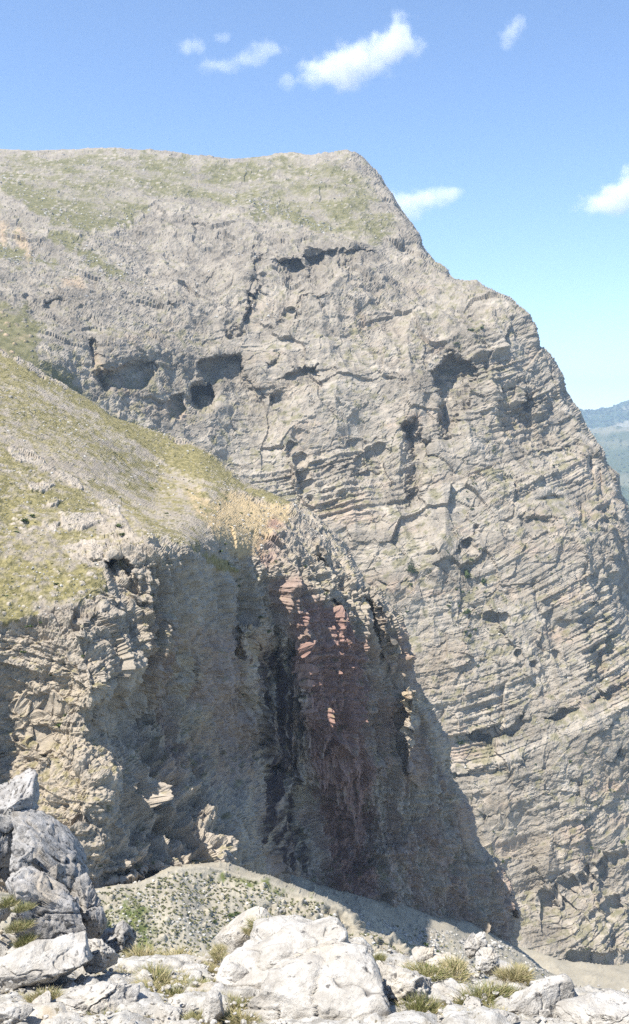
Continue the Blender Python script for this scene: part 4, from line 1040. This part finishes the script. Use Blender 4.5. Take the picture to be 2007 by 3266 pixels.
# distant woods
items = []
for _ in range(1500):
    if tr.random() < 0.6:
        x, y = tr.uniform(1790, 2150), tr.uniform(1385, 1720); sname = 'pasture_hill'
        if perlin(np.array([x / 40]), np.array([y / 22]), seed=170)[0] < -0.05: continue
    else:
        x, y = tr.uniform(1790, 2150), tr.uniform(1286, 1362); sname = 'far_hill'
    p, n = on(sname, x, y); s = tr.uniform(4.5, 9) / F * p[1] * 0.55
    items.append((SHRUBS[tr.randrange(5)], p - np.array([0, 0, 0.1 * s]), np.array([s * 1.1, s, s * 1.3]), tr.uniform(0, 6)))
merged('forest', items, FAR_LEAF)

# ------------------------------------------------------------------ clouds
def cloud(name, px, py, Y, lobes, label, dens, nscale, thr=0.0):
    """lobes: (dx, dy, rx, ry) in photograph pixels round (px, py)"""
    k = Y / F / math.cos(math.radians(16))
    c = at(px, py, Y)
    m = bpy.data.materials.new(name); m.use_nodes = True
    nt = m.node_tree; nt.nodes.clear()
    out = nt.nodes.new('ShaderNodeOutputMaterial'); vol = nt.nodes.new('ShaderNodeVolumePrincipled')
    nt.links.new(vol.outputs[0], out.inputs['Volume'])
    vol.inputs['Color'].default_value = (1, 1, 1, 1); vol.inputs['Anisotropy'].default_value = 0.0
    tc = nt.nodes.new('ShaderNodeTexCoord')
    nz = nt.nodes.new('ShaderNodeTexNoise'); nz.inputs['Scale'].default_value = nscale; nz.inputs['Detail'].default_value = 8; nz.inputs['Roughness'].default_value = 0.68
    nt.links.new(tc.outputs['Object'], nz.inputs['Vector'])
    def mth(op, a, b=None, c_=None):
        n = nt.nodes.new('ShaderNodeMath'); n.operation = op
        for s, v in zip(n.inputs, (a, b, c_)):
            if v is None: continue
            if isinstance(v, bpy.types.NodeSocket): nt.links.new(v, s)
            else: s.default_value = v
        return n.outputs[0]
    best = None
    for dx, dy, rx, ry in lobes:
        mp = nt.nodes.new('ShaderNodeMapping')
        mp.vector_type = 'TEXTURE'
        mp.inputs['Location'].default_value = (dx * k, 0, -dy * k)
        mp.inputs['Scale'].default_value = (rx * k, 0.5 * (rx + ry) * k, ry * k)
        nt.links.new(tc.outputs['Object'], mp.inputs[0])
        ln = nt.nodes.new('ShaderNodeVectorMath'); ln.operation = 'LENGTH'
        nt.links.new(mp.outputs[0], ln.inputs[0])
        v = mth('SUBTRACT', 1.0, ln.outputs['Value'])
        best = v if best is None else mth('SMOOTH_MAX', best, v, 0.2)
    val = mth('ADD', best, mth('MULTIPLY', mth('SUBTRACT', nz.outputs['Fac'], 0.5), 2.6))
    mr = nt.nodes.new('ShaderNodeMapRange'); mr.interpolation_type = 'SMOOTHSTEP'
    nt.links.new(val, mr.inputs[0]); mr.inputs[1].default_value = thr + 0.05; mr.inputs[2].default_value = thr + 0.75
    edge = nt.nodes.new('ShaderNodeMapRange'); edge.interpolation_type = 'SMOOTHSTEP'
    nt.links.new(best, edge.inputs[0]); edge.inputs[1].default_value = -0.42; edge.inputs[2].default_value = 0.1
    nt.links.new(mth('MULTIPLY', mth('MULTIPLY', mr.outputs[0], edge.outputs[0]), dens), vol.inputs['Density'])
    # a rounded hull that holds the lobes
    L = np.array(lobes, float)
    x0, x1 = (L[:, 0] - 1.45 * L[:, 2]).min() * k, (L[:, 0] + 1.45 * L[:, 2]).max() * k
    z0, z1 = (-L[:, 1] - 1.45 * L[:, 3]).min() * k, (-L[:, 1] + 1.45 * L[:, 3]).max() * k
    yd = 0.75 * (L[:, 2] + L[:, 3]).max() * k
    vv = np.array([(x, y, z) for x in (x0, x1) for y in (-yd, yd) for z in (z0, z1)])
    ff = np.array([(0, 1, 3, 2), (4, 6, 7, 5), (0, 4, 5, 1), (2, 3, 7, 6), (0, 2, 6, 4), (1, 5, 7, 3)])
    o = obj(name, mesh_from(name, vv, ff, m), label=label, cat='cloud')
    o.location = c
    return o

cloud('cloud', 1130, 185, 4200, [(0, 10, 130, 62), (110, -30, 95, 60), (135, -75, 60, 60), (-90, 40, 90, 50), (-30, 55, 80, 40)], 'largest white puffy cloud, above the summit', 0.012, 0.011)
cloud('cloud', 770, 190, 4300, [(-70, 18, 80, 26), (20, 0, 80, 28), (70, -30, 70, 32), (-55, -62, 34, 22), (-150, -40, 55, 34), (130, 60, 40, 34)], 'ragged wisp of cloud left of the largest cloud', 0.005, 0.016, 0.05)
cloud('cloud', 1630, 105, 4200, [(0, 0, 40, 36), (20, -28, 34, 30), (-8, 28, 26, 22)], 'small faint cloud puff high on the right of the sky', 0.006, 0.018)
cloud('cloud', 1355, 635, 5200, [(0, 0, 100, 36), (-60, 10, 80, 48), (60, -14, 70, 26), (-50, 45, 50, 24)], 'flat white cloud just right of the summit ridge', 0.0075, 0.011)
cloud('cloud', 2010, 605, 5200, [(0, 10, 110, 58), (50, -50, 90, 70), (-75, 42, 95, 38), (140, -20, 130, 100)], 'white cloud cut by the right edge of the picture', 0.012, 0.009)

# ------------------------------------------------------------------ haze
if HAZE:
    hm = bpy.data.materials.new('haze'); hm.use_nodes = True
    nt = hm.node_tree; nt.nodes.clear()
    out = nt.nodes.new('ShaderNodeOutputMaterial'); vol = nt.nodes.new('ShaderNodeVolumePrincipled')
    vol.inputs['Color'].default_value = (0.62, 0.79, 1.0, 1); vol.inputs['Density'].default_value = 0.00012; vol.inputs['Anisotropy'].default_value = 0.2
    nt.links.new(vol.outputs[0], out.inputs['Volume'])
    vv = np.array([(x, y, z) for x in (-9500, 9500) for y in (-3500, 10000) for z in (-1010, 420)])
    ff = np.array([(0, 1, 3, 2), (4, 6, 7, 5), (0, 4, 5, 1), (2, 3, 7, 6), (0, 2, 6, 4), (1, 5, 7, 3)])
    obj('haze', mesh_from('haze', vv, ff, hm), kind='stuff')
# ------------------------------------------------------------------ the rocky ledge in front of the camera
def ledge_z(x, y):
    x = np.asarray(x, float); y = np.asarray(y, float)
    crest = 3.42 - 0.45 * smooth(0.25, 0.95, x) + 0.06 * np.sin(3 * x)
    z = -0.05 - 0.30 * (np.minimum(y, crest) - 2.4) - 1.5 * np.maximum(0, y - crest) ** 1.3
    z = np.where(y < 2.4, -0.05 + 0.05 * np.sin(y), z)
    z = z + 0.3 * np.clip(-x - 0.8, 0, 1.6) * smooth(2.2, 3.2, y)
    return np.maximum(z, -60)

def ledge_at(px, py):
    """where the sight line through (px, py) meets the ledge"""
    ys = np.linspace(1.2, 6.0, 400)
    P = at(np.full(400, px), np.full(400, py), ys)
    h = P[:, 2] - ledge_z(P[:, 0], P[:, 1])
    k = int(np.argmax(h < 0)) if (h < 0).any() else 230
    return P[k]

def stone_mat(name, a, b, cream, lichen, s=1.0, lich=0.55, pit=0.006):
    m, nt, bs = mat_new(name)
    bs.inputs['Roughness'].default_value = 0.88
    tone = nattr(nt, 'tone').outputs['Fac']
    tc = nt.nodes.new('ShaderNodeNewGeometry').outputs['Position']
    big = nnoise(nt, 3.2 * s, 5, 0.6, tc); mid = nnoise(nt, 14 * s, 7, 0.68, tc); fine = nnoise(nt, 75 * s, 6, 0.7, tc)
    c = nmix(nt, nramp(nt, mid, 0.3, 0.7), a, b)
    c = nmix(nt, nramp(nt, big, 0.52, 0.75), c, cream)
    c = nmix(nt, 0.55, c, nmix(nt, fine, (0.62, 0.62, 0.62), (1.3, 1.3, 1.3)), 'MULTIPLY')
    c = nmix(nt, nramp(nt, tone, 0.45, 0.9), c, lichen)
    spots = nnoise(nt, 40 * s, 4, 0.55, tc)
    c = nmix(nt, nramp(nt, spots, lich, lich + 0.09), c, lichen)
    nt.links.new(c, bs.inputs['Base Color'])
    h = nt.nodes.new('ShaderNodeMath'); h.operation = 'ADD'
    nt.links.new(mid, h.inputs[0]); nt.links.new(fine, h.inputs[1])
    nbump(nt, bs, h.outputs[0], pit, 0.9)
    return m
WHITE_STONE = stone_mat('white limestone', (0.34, 0.312, 0.27), (0.54, 0.51, 0.46), (0.5, 0.425, 0.32), (0.14, 0.13, 0.12), 1.0, 0.61, 0.011)
GREY_STONE = stone_mat('grey weathered limestone', (0.24, 0.225, 0.205), (0.43, 0.41, 0.385), (0.37, 0.32, 0.255), (0.09, 0.088, 0.085), 1.2, 0.56, 0.008)
EARTH = stone_mat('stony earth', (0.27, 0.25, 0.215), (0.52, 0.495, 0.45), (0.38, 0.31, 0.21), (0.15, 0.13, 0.09), 1.5, 0.6)

# ground sheet of the ledge
nx, ny = 420, 330
u = np.linspace(-3.2, 3.0, nx); v = np.concatenate([np.linspace(-1.5, 2.2, 50), np.linspace(2.215, 4.4, 250), np.linspace(4.5, 9, 30)])
GXX, GYY = np.meshgrid(u, v)
gzz = ledge_z(GXX, GYY)
f1, f2, cid = cells(GXX / 0.09 + 0.3 * perlin(GXX * 9, GYY * 9), GYY / 0.09, 21)
g1, g2, gi = cells(GXX / 0.26 + 0.4 * perlin(GXX * 5, GYY * 5), GYY / 0.2, 22)
gzz = gzz + 0.055 * (RND[gi] - 0.4) * smooth(0, 0.22, g2 - g1)
gzz = gzz + 0.03 * fbm(GXX * 3, GYY * 3, octaves=3, seed=180) + 0.035 * (RND[cid] - 0.4) * smooth(0, 0.3, f2 - f1) + 0.012 * fbm(GXX * 22, GYY * 22, octaves=3, gain=0.6, seed=181)
ii = np.arange(nx * ny).reshape(ny, nx)
obj('rocky_ledge', mesh_from('rocky_ledge', np.stack([GXX, GYY, gzz], -1).reshape(-1, 3), np.stack([ii[:-1, :-1], ii[:-1, 1:], ii[1:, 1:], ii[1:, :-1]], -1).reshape(-1, 4), EARTH, True,
    {'tone': np.clip(0.25 + 0.4 * fbm(GXX * 4, GYY * 4, octaves=4, seed=182), 0, 1).ravel()}), kind='structure')

import bmesh
ICO = {}
def ico(k):
    if k not in ICO:
        bm = bmesh.new(); bmesh.ops.create_icosphere(bm, subdivisions=k, radius=1)
        V = np.array([x.co[:] for x in bm.verts]); Fc = np.array([[q.index for q in f.verts] for f in bm.faces]); bm.free()
        ICO[k] = (V, Fc)
    return ICO[k]

def rock_shape(seed, w, d, h, cuts=9, p=0.75, rough=1.0, k=5, lo=0.55, hi=0.9, pits=0.0):
    r = np.random.RandomState(seed)
    V, Fc = ico(k)
    V = np.sign(V) * np.abs(V) ** p
    V = V / (np.abs(V) ** 4).sum(1)[:, None] ** 0.25 * 0.95
    for _ in range(cuts):
        n = r.normal(size=3); n /= np.linalg.norm(n)
        t = r.uniform(lo, hi)
        s = V @ n - t
        V = V - np.maximum(0, s)[:, None] * n * 0.985
    V = V * np.array([w, d, h]) / 2
    sz = (w * d * h) ** (1 / 3)
    o = seed * 3.7
    q = V / sz
    N = q / (np.linalg.norm(q, axis=1)[:, None] + 1e-9)
    e = 0.06 * fbm(q[:, 0] * 1.6 + o, q[:, 1] * 2, q[:, 2] * 2, octaves=3, seed=190)
    e = e + rough * (0.030 * (ridged(q[:, 0] * 4 + o, q[:, 1] * 4, q[:, 2] * 4, octaves=4, gain=0.6, seed=191) - 0.6))
    e = e + rough * 0.016 * fbm(q[:, 0] * 11 + o, q[:, 1] * 11, q[:, 2] * 11, octaves=4, gain=0.7, seed=192)
    c1, c2, ci = cells((q[:, 0] * 2.1 + o).astype(np.float32), (q[:, 1] * 2.1).astype(np.float32), 6, (q[:, 2] * 2.6).astype(np.float32))
    e = e + rough * 0.075 * (RND[ci] - 0.5) * smooth(0.0, 0.10, c2 - c1)
    crack = 1 - np.abs(perlin(q[:, 0] * 2.2 + o, q[:, 1] * 2.2, q[:, 2] * 3.0, seed=193) + 0.15 * perlin(q[:, 0] * 8, q[:, 1] * 8, q[:, 2] * 8, seed=194))
    cr = smooth(0.93, 0.995, crack)
    e = e - 0.06 * rough * cr
    pit = 0
    if pits:
        pit = smooth(0.25, 0.6, fbm(q[:, 0] * 9 + o, q[:, 1] * 9, q[:, 2] * 9, octaves=3, seed=195))
        e = e - pits * 0.05 * pit
    V = V + N * (e * sz)[:, None]
    tone = np.clip(0.25 * perlin(q[:, 0] * 3 + o, q[:, 1] * 3, q[:, 2] * 3, seed=196) + 0.55 * cr + 0.35 * pit + 0.12, 0, 1)
    return V, Fc, tone

def boulder(px, py, w, h, label, Y=None, dep=0.9, tilt=0.0, yaw=0.0, lean=0.0, seed=1, mat=None, cuts=13, p=0.72, rough=1.0, k=5, lo=0.5, hi=0.85, pits=0.0, name='boulder', cat='boulder', group=None, sink=0.35):
    """a stone whose picture is centred at (px, py) and about w by h photograph pixels large"""
    if Y is None:
        Y = ledge_at(px, py + h * (0.5 - sink * 0.5))[1] + 0.02
    s = Y / F
    V, Fc, tone = rock_shape(seed, w * s, dep * (w + h) / 2 * s, h * s, cuts, p, rough, k, lo, hi, pits)
    o = obj(name, mesh_from(name, V, Fc, mat or WHITE_STONE, True, {'tone': tone}), label=label, cat=cat, group=group)
    o.location = at(px, py, Y)
    o.rotation_euler = (math.radians(lean), math.radians(-tilt), math.radians(yaw))
    return o

R = boulder
# left outcrop, grey and lichened
R(30, 2625, 330, 330, 'big rounded grey crag topmost at the left edge', Y=3.85, dep=1.1, tilt=-36, seed=61, mat=GREY_STONE, pits=0.6, rough=1.1, k=6, p=0.55, cuts=12)
R(175, 2745, 420, 150, 'long grey slab slanting down to the right above a dark hollow', Y=3.72, dep=1.0, tilt=-40, seed=62, mat=GREY_STONE, pits=0.4, k=6, p=0.5, cuts=11)
R(120, 2820, 300, 170, 'dark rock inside the hollow under the long slab', Y=3.95, dep=0.8, tilt=-36, seed=63, mat=GREY_STONE, k=5, p=0.6)
R(-60, 2730, 240, 240, 'grey block behind the hollow at the left edge', Y=3.9, seed=13, mat=GREY_STONE)
R(66, 2745, 110, 105, 'upright pale block under the dark hollow of the left outcrop', Y=3.5, tilt=-15, seed=14, mat=GREY_STONE, pits=0.5)
R(178, 2790, 60, 130, 'narrow grey splinter wedged beside the tall blocky rock', Y=3.55, tilt=-28, seed=44, mat=GREY_STONE)
R(268, 2900, 150, 240, 'tall blocky grey rock at the right end of the left outcrop', Y=3.5, tilt=-8, dep=0.8, seed=15, mat=GREY_STONE, pits=0.5, k=6, p=0.5, cuts=12)
R(125, 2915, 320, 210, 'sloping pale rock between the grass strip and the tall blocky rock', Y=3.4, tilt=-36, seed=16, mat=GREY_STONE, pits=0.5, k=6, p=0.6, cuts=10)
R(-10, 2905, 100, 130, 'fractured white rock left of the hanging grass strip', Y=3.3, seed=17, mat=WHITE_STONE, rough=1.4)
R(385, 2990, 130, 170, 'pitted grey rock beyond the long front boulder, at the brink', Y=3.75, tilt=-24, seed=18, mat=GREY_STONE, pits=1.2, rough=1.4)
R(130, 3085, 350, 165, 'long bright boulder with a shaded right end at lower left', Y=3.02, tilt=19, dep=0.85, seed=19, k=6, rough=0.8, p=0.7, cuts=7)
R(310, 3040, 145, 105, 'rounded bright boulder butting the right end of the long boulder', Y=3.15, tilt=4, dep=0.9, seed=20, k=6, pits=0.3)
R(290, 3195, 320, 120, 'low flat white slab at the bottom left', tilt=12, seed=21, rough=1.1, dep=1.0, k=6, pits=0.5)
R(120, 3215, 120, 80, 'angular pale rock in front of the long bright boulder', seed=22, tilt=20)
R(40, 3240, 150, 80, 'cracked pale rock at the lower left corner', seed=23, rough=1.2)
# middle
R(470, 3112, 180, 42, 'left one of two low white rock bars behind the dry grass', seed=24, tilt=3)
R(608, 3105, 130, 40, 'right one of two low white rock bars behind the dry grass', seed=25, tilt=2)
R(676, 3222, 78, 125, 'smooth white egg shaped rock standing in the grass, bottom centre', tilt=6, seed=26, cuts=4, rough=0.6, k=5)
R(540, 3235, 150, 60, 'flat broken white rock left of the egg shaped rock', seed=27)
R(500, 3190, 60, 34, 'small white block in the middle of the dry grass', seed=45)
R(575, 3160, 36, 40, 'little upright stone in the dry grass', seed=46)
R(768, 2985, 250, 90, 'slanting white slab behind the big white rock', Y=3.5, tilt=36, dep=0.7, seed=28, k=6, p=0.6, cuts=6, rough=0.6)
R(915, 3085, 450, 310, 'largest smooth white rock in the middle of the ledge', Y=3.16, tilt=16, dep=0.8, seed=29, k=6, cuts=8, rough=0.55, lo=0.62, p=0.7)
R(960, 2990, 330, 130, 'white hump that tops the largest smooth rock', Y=3.3, tilt=-8, dep=0.8, seed=47, k=6, cuts=6, rough=0.5, lo=0.65)
R(760, 3120, 110, 140, 'steep lower flank of white rock left of the largest smooth rock', Y=3.05, tilt=30, dep=0.8, seed=48, k=5, rough=0.6)
R(985, 3235, 580, 330, 'broad cream white rock at the bottom centre', Y=2.83, tilt=14, dep=0.9, seed=30, k=6, cuts=8, rough=0.8, pits=0.4, lo=0.62)
R(1275, 3185, 360, 230, 'rough pitted white rock right of the broad cream rock', Y=2.98, tilt=-4, seed=31, k=6, rough=1.5, pits=1.0)
R(1150, 3018, 120, 62, 'flat topped boulder on the right shoulder of the largest smooth rock', Y=3.3, seed=32, tilt=-8, pits=0.3)
R(1152, 3062, 88, 54, 'small rounded boulder below the flat topped one', Y=3.16, seed=33, tilt=4, cuts=7)
R(1030, 3042, 70, 42, 'small grey cobble lying in a dip of the smooth rock', Y=3.12, seed=34, mat=WHITE_STONE)
R(1350, 3048, 82, 56, 'rounded pale boulder at the brink beyond the grass clump', Y=3.3, seed=35)
R(1410, 3060, 150, 50, 'low pale rock behind the right grass clump', Y=3.3, seed=36, rough=1.2)
R(1505, 3012, 90, 70, 'sloping pale rock leading up to the pinnacle', Y=3.3, tilt=34, seed=37, rough=1.2)
R(1532, 2998, 44, 66, 'little rock pinnacle on the brink', Y=3.3, tilt=14, seed=49, rough=1.3)
R(1556, 3074, 90, 90, 'knobbly grey white rock below the pinnacle', Y=3.18, seed=38, rough=1.5, pits=0.8)
R(1345, 3140, 135, 70, 'jagged grey white rock in front of the right grass clump', seed=39, rough=1.6, pits=1.0)
R(1430, 3200, 220, 150, 'pale broken rock left of the right hand grass', Y=2.95, seed=40, rough=1.3, tilt=10)
R(1600, 3140, 160, 60, 'low stony shelf behind the right hand grass', Y=3.08, seed=50, rough=1.3)
R(1595, 3195, 48, 46, 'little white stone standing in the right hand grass', Y=2.9, seed=51)
R(1700, 3205, 310, 150, 'smooth white slab near the lower right corner', Y=2.85, tilt=10, dep=0.9, seed=41, k=6, rough=0.6, cuts=7)
R(1760, 3150, 150, 80, 'pale hump behind the smooth corner slab', Y=2.98, seed=52, k=5, rough=0.8)
R(1930, 3245, 330, 110, 'long white slab in the lower right corner', Y=2.72, tilt=12, dep=0.9, seed=42, k=6, rough=0.7, cuts=7)
R(1560, 3260, 170, 60, 'low white rock at the bottom edge right of centre', seed=53, rough=1.1)

# low rocks that crop out between the named boulders
lr = random.Random(77)
for i in range(34):
    px, py = lr.choice([(lr.uniform(60, 620), lr.uniform(3110, 3266)), (lr.uniform(1120, 1640), lr.uniform(3080, 3266)), (lr.uniform(1560, 2000), lr.uniform(3190, 3266))])
    w = lr.uniform(70, 150)
    R(px, py, w, w * lr.uniform(.35, .6), 'low angular pale rock cropping out of the stony ledge', dep=1.1, tilt=lr.uniform(-12, 16), yaw=lr.uniform(0, 90), seed=700 + i, k=4, cuts=14, lo=0.45, hi=0.8, rough=1.2, pits=0.3 * (i % 3), group='low rocks cropping out of the ledge', sink=0.8)

# loose stones of the ledge
BITS = []
for i in range(5):
    V, Fc, tone = rock_shape(400 + i, 1, 0.9, 0.7, 9, 0.8, 1.1, 3)
    BITS.append(mesh_from('stone', V, Fc, WHITE_STONE, True, {'tone': tone}))
br = random.Random(21)
for _ in range(95):
    px, py = br.uniform(0, 2007), br.uniform(3060, 3266)
    if px > 1650 and py < 3150: continue
    p = ledge_at(px, py)
    s = br.uniform(14, 34) / F * p[1]
    o = obj('stone', BITS[br.randrange(5)], label='small white stone lying loose on the stony ledge', cat='stone', group='loose stones on the ledge')
    o.location = (p[0], p[1], p[2] + 0.15 * s); o.scale = (s, s * br.uniform(.7, 1), s * br.uniform(.6, .9)); o.rotation_euler = (br.uniform(-.3, .3), br.uniform(-.3, .3), br.uniform(0, 6))
vs, fs, ts, off = [], [], [], 0
V0, F0 = ico(1)
for _ in range(2600):
    x, y = br.uniform(-1.4, 1.3), br.uniform(2.3, 3.6)
    s = 0.003 + 0.008 * br.random() ** 2
    V = V0 * np.array([s, s * br.uniform(.6, 1), s * br.uniform(.5, .8)]) * (1 + 0.25 * np.random.RandomState(_).normal(size=(len(V0), 1)))
    vs.append(V + np.array([x, y, float(ledge_z(x, y)) + 0.012 + 0.02 * br.random()])); fs.append(F0 + off); off += len(V0); ts.append(np.full(len(V0), br.uniform(0, .6)))
obj('gravel', mesh_from('gravel', np.concatenate(vs), np.concatenate(fs), WHITE_STONE, False, {'tone': np.concatenate(ts)}), kind='stuff')

# ------------------------------------------------------------------ grass clumps of the ledge
GRASS, _nt, _b = mat_new('mountain grass')
_b.inputs['Roughness'].default_value = 0.6
_t = nattr(_nt, 'tone').outputs['Fac']
_nt.links.new(nmix(_nt, nramp(_nt, _t, 0.3, 0.9), (0.135, 0.15, 0.05), (0.40, 0.335, 0.19)), _b.inputs['Base Color'])

def grass_mesh(seed, n, dry, spread=1.0, hgt=0.5):
    """a clump one unit wide"""
    r = np.random.RandomState(seed)
    a = r.rand(n) * 2 * np.pi; rad = 0.5 * np.sqrt(r.rand(n))
    base = np.stack([rad * np.cos(a), 0.6 * rad * np.sin(a), -0.03 * np.ones(n)], 1)
    L = hgt * (0.45 + 0.75 * r.rand(n)) * (1.1 - 0.9 * rad)
    lean = np.stack([np.cos(a) * rad * 1.1 + 0.35 * r.normal(size=n), np.sin(a) * rad + 0.35 * r.normal(size=n), np.ones(n)], 1)
    lean /= np.linalg.norm(lean, axis=1)[:, None]
    side = np.cross(lean, r.normal(size=(n, 3))); side /= np.linalg.norm(side, axis=1)[:, None]
    droop = np.stack([lean[:, 0], lean[:, 1], -0.25 * np.ones(n)], 1) * (0.25 + 0.5 * r.rand(n))[:, None]
    wd = 0.006 * (0.6 + 0.8 * r.rand(n))[:, None]
    rows = []
    for t, ww in ((0, 1), (0.4, 0.85), (0.75, 0.55), (1.0, 0.08)):
        c = base + lean * (L * t)[:, None] + droop * (L * t * t)[:, None]
        rows.append(c - side * wd * ww); rows.append(c + side * wd * ww)
    V = np.stack(rows, 1).reshape(-1, 3)
    b = np.arange(n)[:, None] * 8
    Fc = np.concatenate([b + np.array([[0, 1, 3, 2]]), b + np.array([[2, 3, 5, 4]]), b + np.array([[4, 5, 7, 6]])])
    tone = np.repeat(np.clip(dry + 0.28 * r.normal(size=n), 0, 1), 8)
    return mesh_from('grass_tuft', V, Fc, GRASS, True, {'tone': tone})

TUFTS = [grass_mesh(500 + i, 900, d, hgt=h) for i, (d, h) in enumerate([(0.45, .42), (0.55, .42), (0.7, .38), (0.8, .42), (0.5, .6)])]
def tuft(px, py, w, k, label, Y=None, group=None, tall=1.0):
    p = ledge_at(px, py) if Y is None else at(px, py, Y)
    s = w / F * p[1]
    o = obj('grass_tuft', TUFTS[k], label=label, cat='grass tuft', group=group)
    o.location = (p[0], p[1], p[2]); o.scale = (s, s * 0.9, s * tall); o.rotation_euler = (0, 0, (px * 7) % 6.28)
    return o

for px, py, w, k, lab, Y, tall in [
    (18, 2885, 90, 0, 'green grass tuft at the left edge beside the upright pale block', 3.28, 0.9),
    (75, 2900, 70, 0, 'green grass hanging at the top of the grass strip in the left outcrop', 3.22, 0.8),
    (62, 2960, 90, 1, 'brownish green grass in the middle of the strip in the left outcrop', 3.18, 0.8),
    (80, 3005, 80, 0, 'bright green grass at the foot of the strip in the left outcrop', 3.16, 0.9),
    (60, 3200, 110, 2, 'dry grass tuft left in front of the long bright boulder', 2.86, 0.6),
    (140, 3185, 110, 2, 'dry grass tuft under the right part of the long bright boulder', 2.86, 0.9),
    (420, 3130, 130, 2, 'straw coloured tuft left in the grass patch behind the bottom slab', None, 0.7),
    (500, 3140, 170, 1, 'tall straw and green tuft in the middle grass patch', None, 0.8),
    (590, 3175, 150, 1, 'tuft between the rock bars and the egg shaped rock', None, 0.7),
    (470, 3165, 130, 2, 'low dry tuft just below the rock bars', None, 0.6),
    (430, 3210, 110, 2, 'dry tuft at the upper right rim of the low flat slab', None, 0.6),
    (330, 3262, 150, 2, 'dry tuft at the bottom edge before the low flat slab', None, 0.7),
    (740, 3225, 130, 1, 'green and straw tuft right of the egg shaped rock', None, 1.0),
    (780, 3262, 120, 2, 'dry tuft at the bottom edge beside the egg shaped rock', None, 0.9),
    (630, 3262, 100, 1, 'green tuft at the bottom edge left of the egg shaped rock', None, 0.6),
    (660, 3080, 120, 2, 'dry tuft left of the slanting white slab', 3.36, 0.7),
    (560, 3075, 150, 3, 'pale dry grass on the brink behind the rock bars', 3.42, 0.7),
    (470, 3070, 150, 3, 'pale dry tuft on the brink right of the pitted grey rock', 3.46, 0.9),
    (700, 3040, 90, 2, 'short dry tuft tucked under the slanting white slab', 3.36, 0.6),
    (850, 2955, 120, 1, 'green tuft in the cleft between the slanting slab and the smooth rock', 3.42, 0.6),
    (810, 2975, 90, 2, 'dry tuft lower in the cleft beside the slanting slab', 3.42, 0.6),
    (1085, 3040, 70, 1, 'little tuft left of the flat topped boulder', 3.2, 1.1),
    (1100, 3066, 70, 0, 'green tuft left of the small rounded boulder', 3.14, 0.8),
    (1205, 3065, 70, 0, 'green tuft right of the small rounded boulder', 3.24, 1.0),
    (1360, 3110, 150, 1, 'left part of the broad grass clump behind the jagged rock', 3.1, 0.6),
    (1450, 3105, 160, 2, 'right part of the broad grass clump behind the jagged rock', 3.12, 0.7),
    (1335, 3230, 140, 0, 'upright bright green tuft among the rough rocks', 2.8, 1.3),
    (1300, 3262, 130, 1, 'green tuft at the bottom edge below the rough pitted rock', 2.75, 0.7),
    (1540, 3190, 170, 0, 'big green tuft in the right hand grass patch', 2.92, 0.9),
    (1610, 3180, 120, 1, 'tuft right of the little stone in the right hand grass patch', 2.95, 0.8),
    (1560, 3225, 120, 1, 'low tuft with reddish stems in the right hand grass patch', 2.85, 0.6),
    (1640, 3115, 120, 3, 'pale dry tuft on the brink right of the knobbly rock', 3.1, 0.9),
    (1670, 3130, 80, 2, 'short dry tuft at the end of the stony shelf', 3.08, 0.8),
    (1470, 3258, 130, 2, 'dry tuft at the bottom edge right of centre', 2.72, 0.6)]:
    tuft(px, py, w, k, lab, Y, None, tall)
for _ in range(120):
    px, py = br.uniform(330, 800), br.uniform(3080, 3266)
    if br.random() < 0.3: px, py = br.uniform(1250, 1650), br.uniform(3100, 3266)
    tuft(px, py, br.uniform(45, 120), br.choice([1, 2, 2, 3]), 'short dry grass tuft scattered between the stones of the ledge', None, 'short grass tufts between the stones', br.uniform(.5, .9))
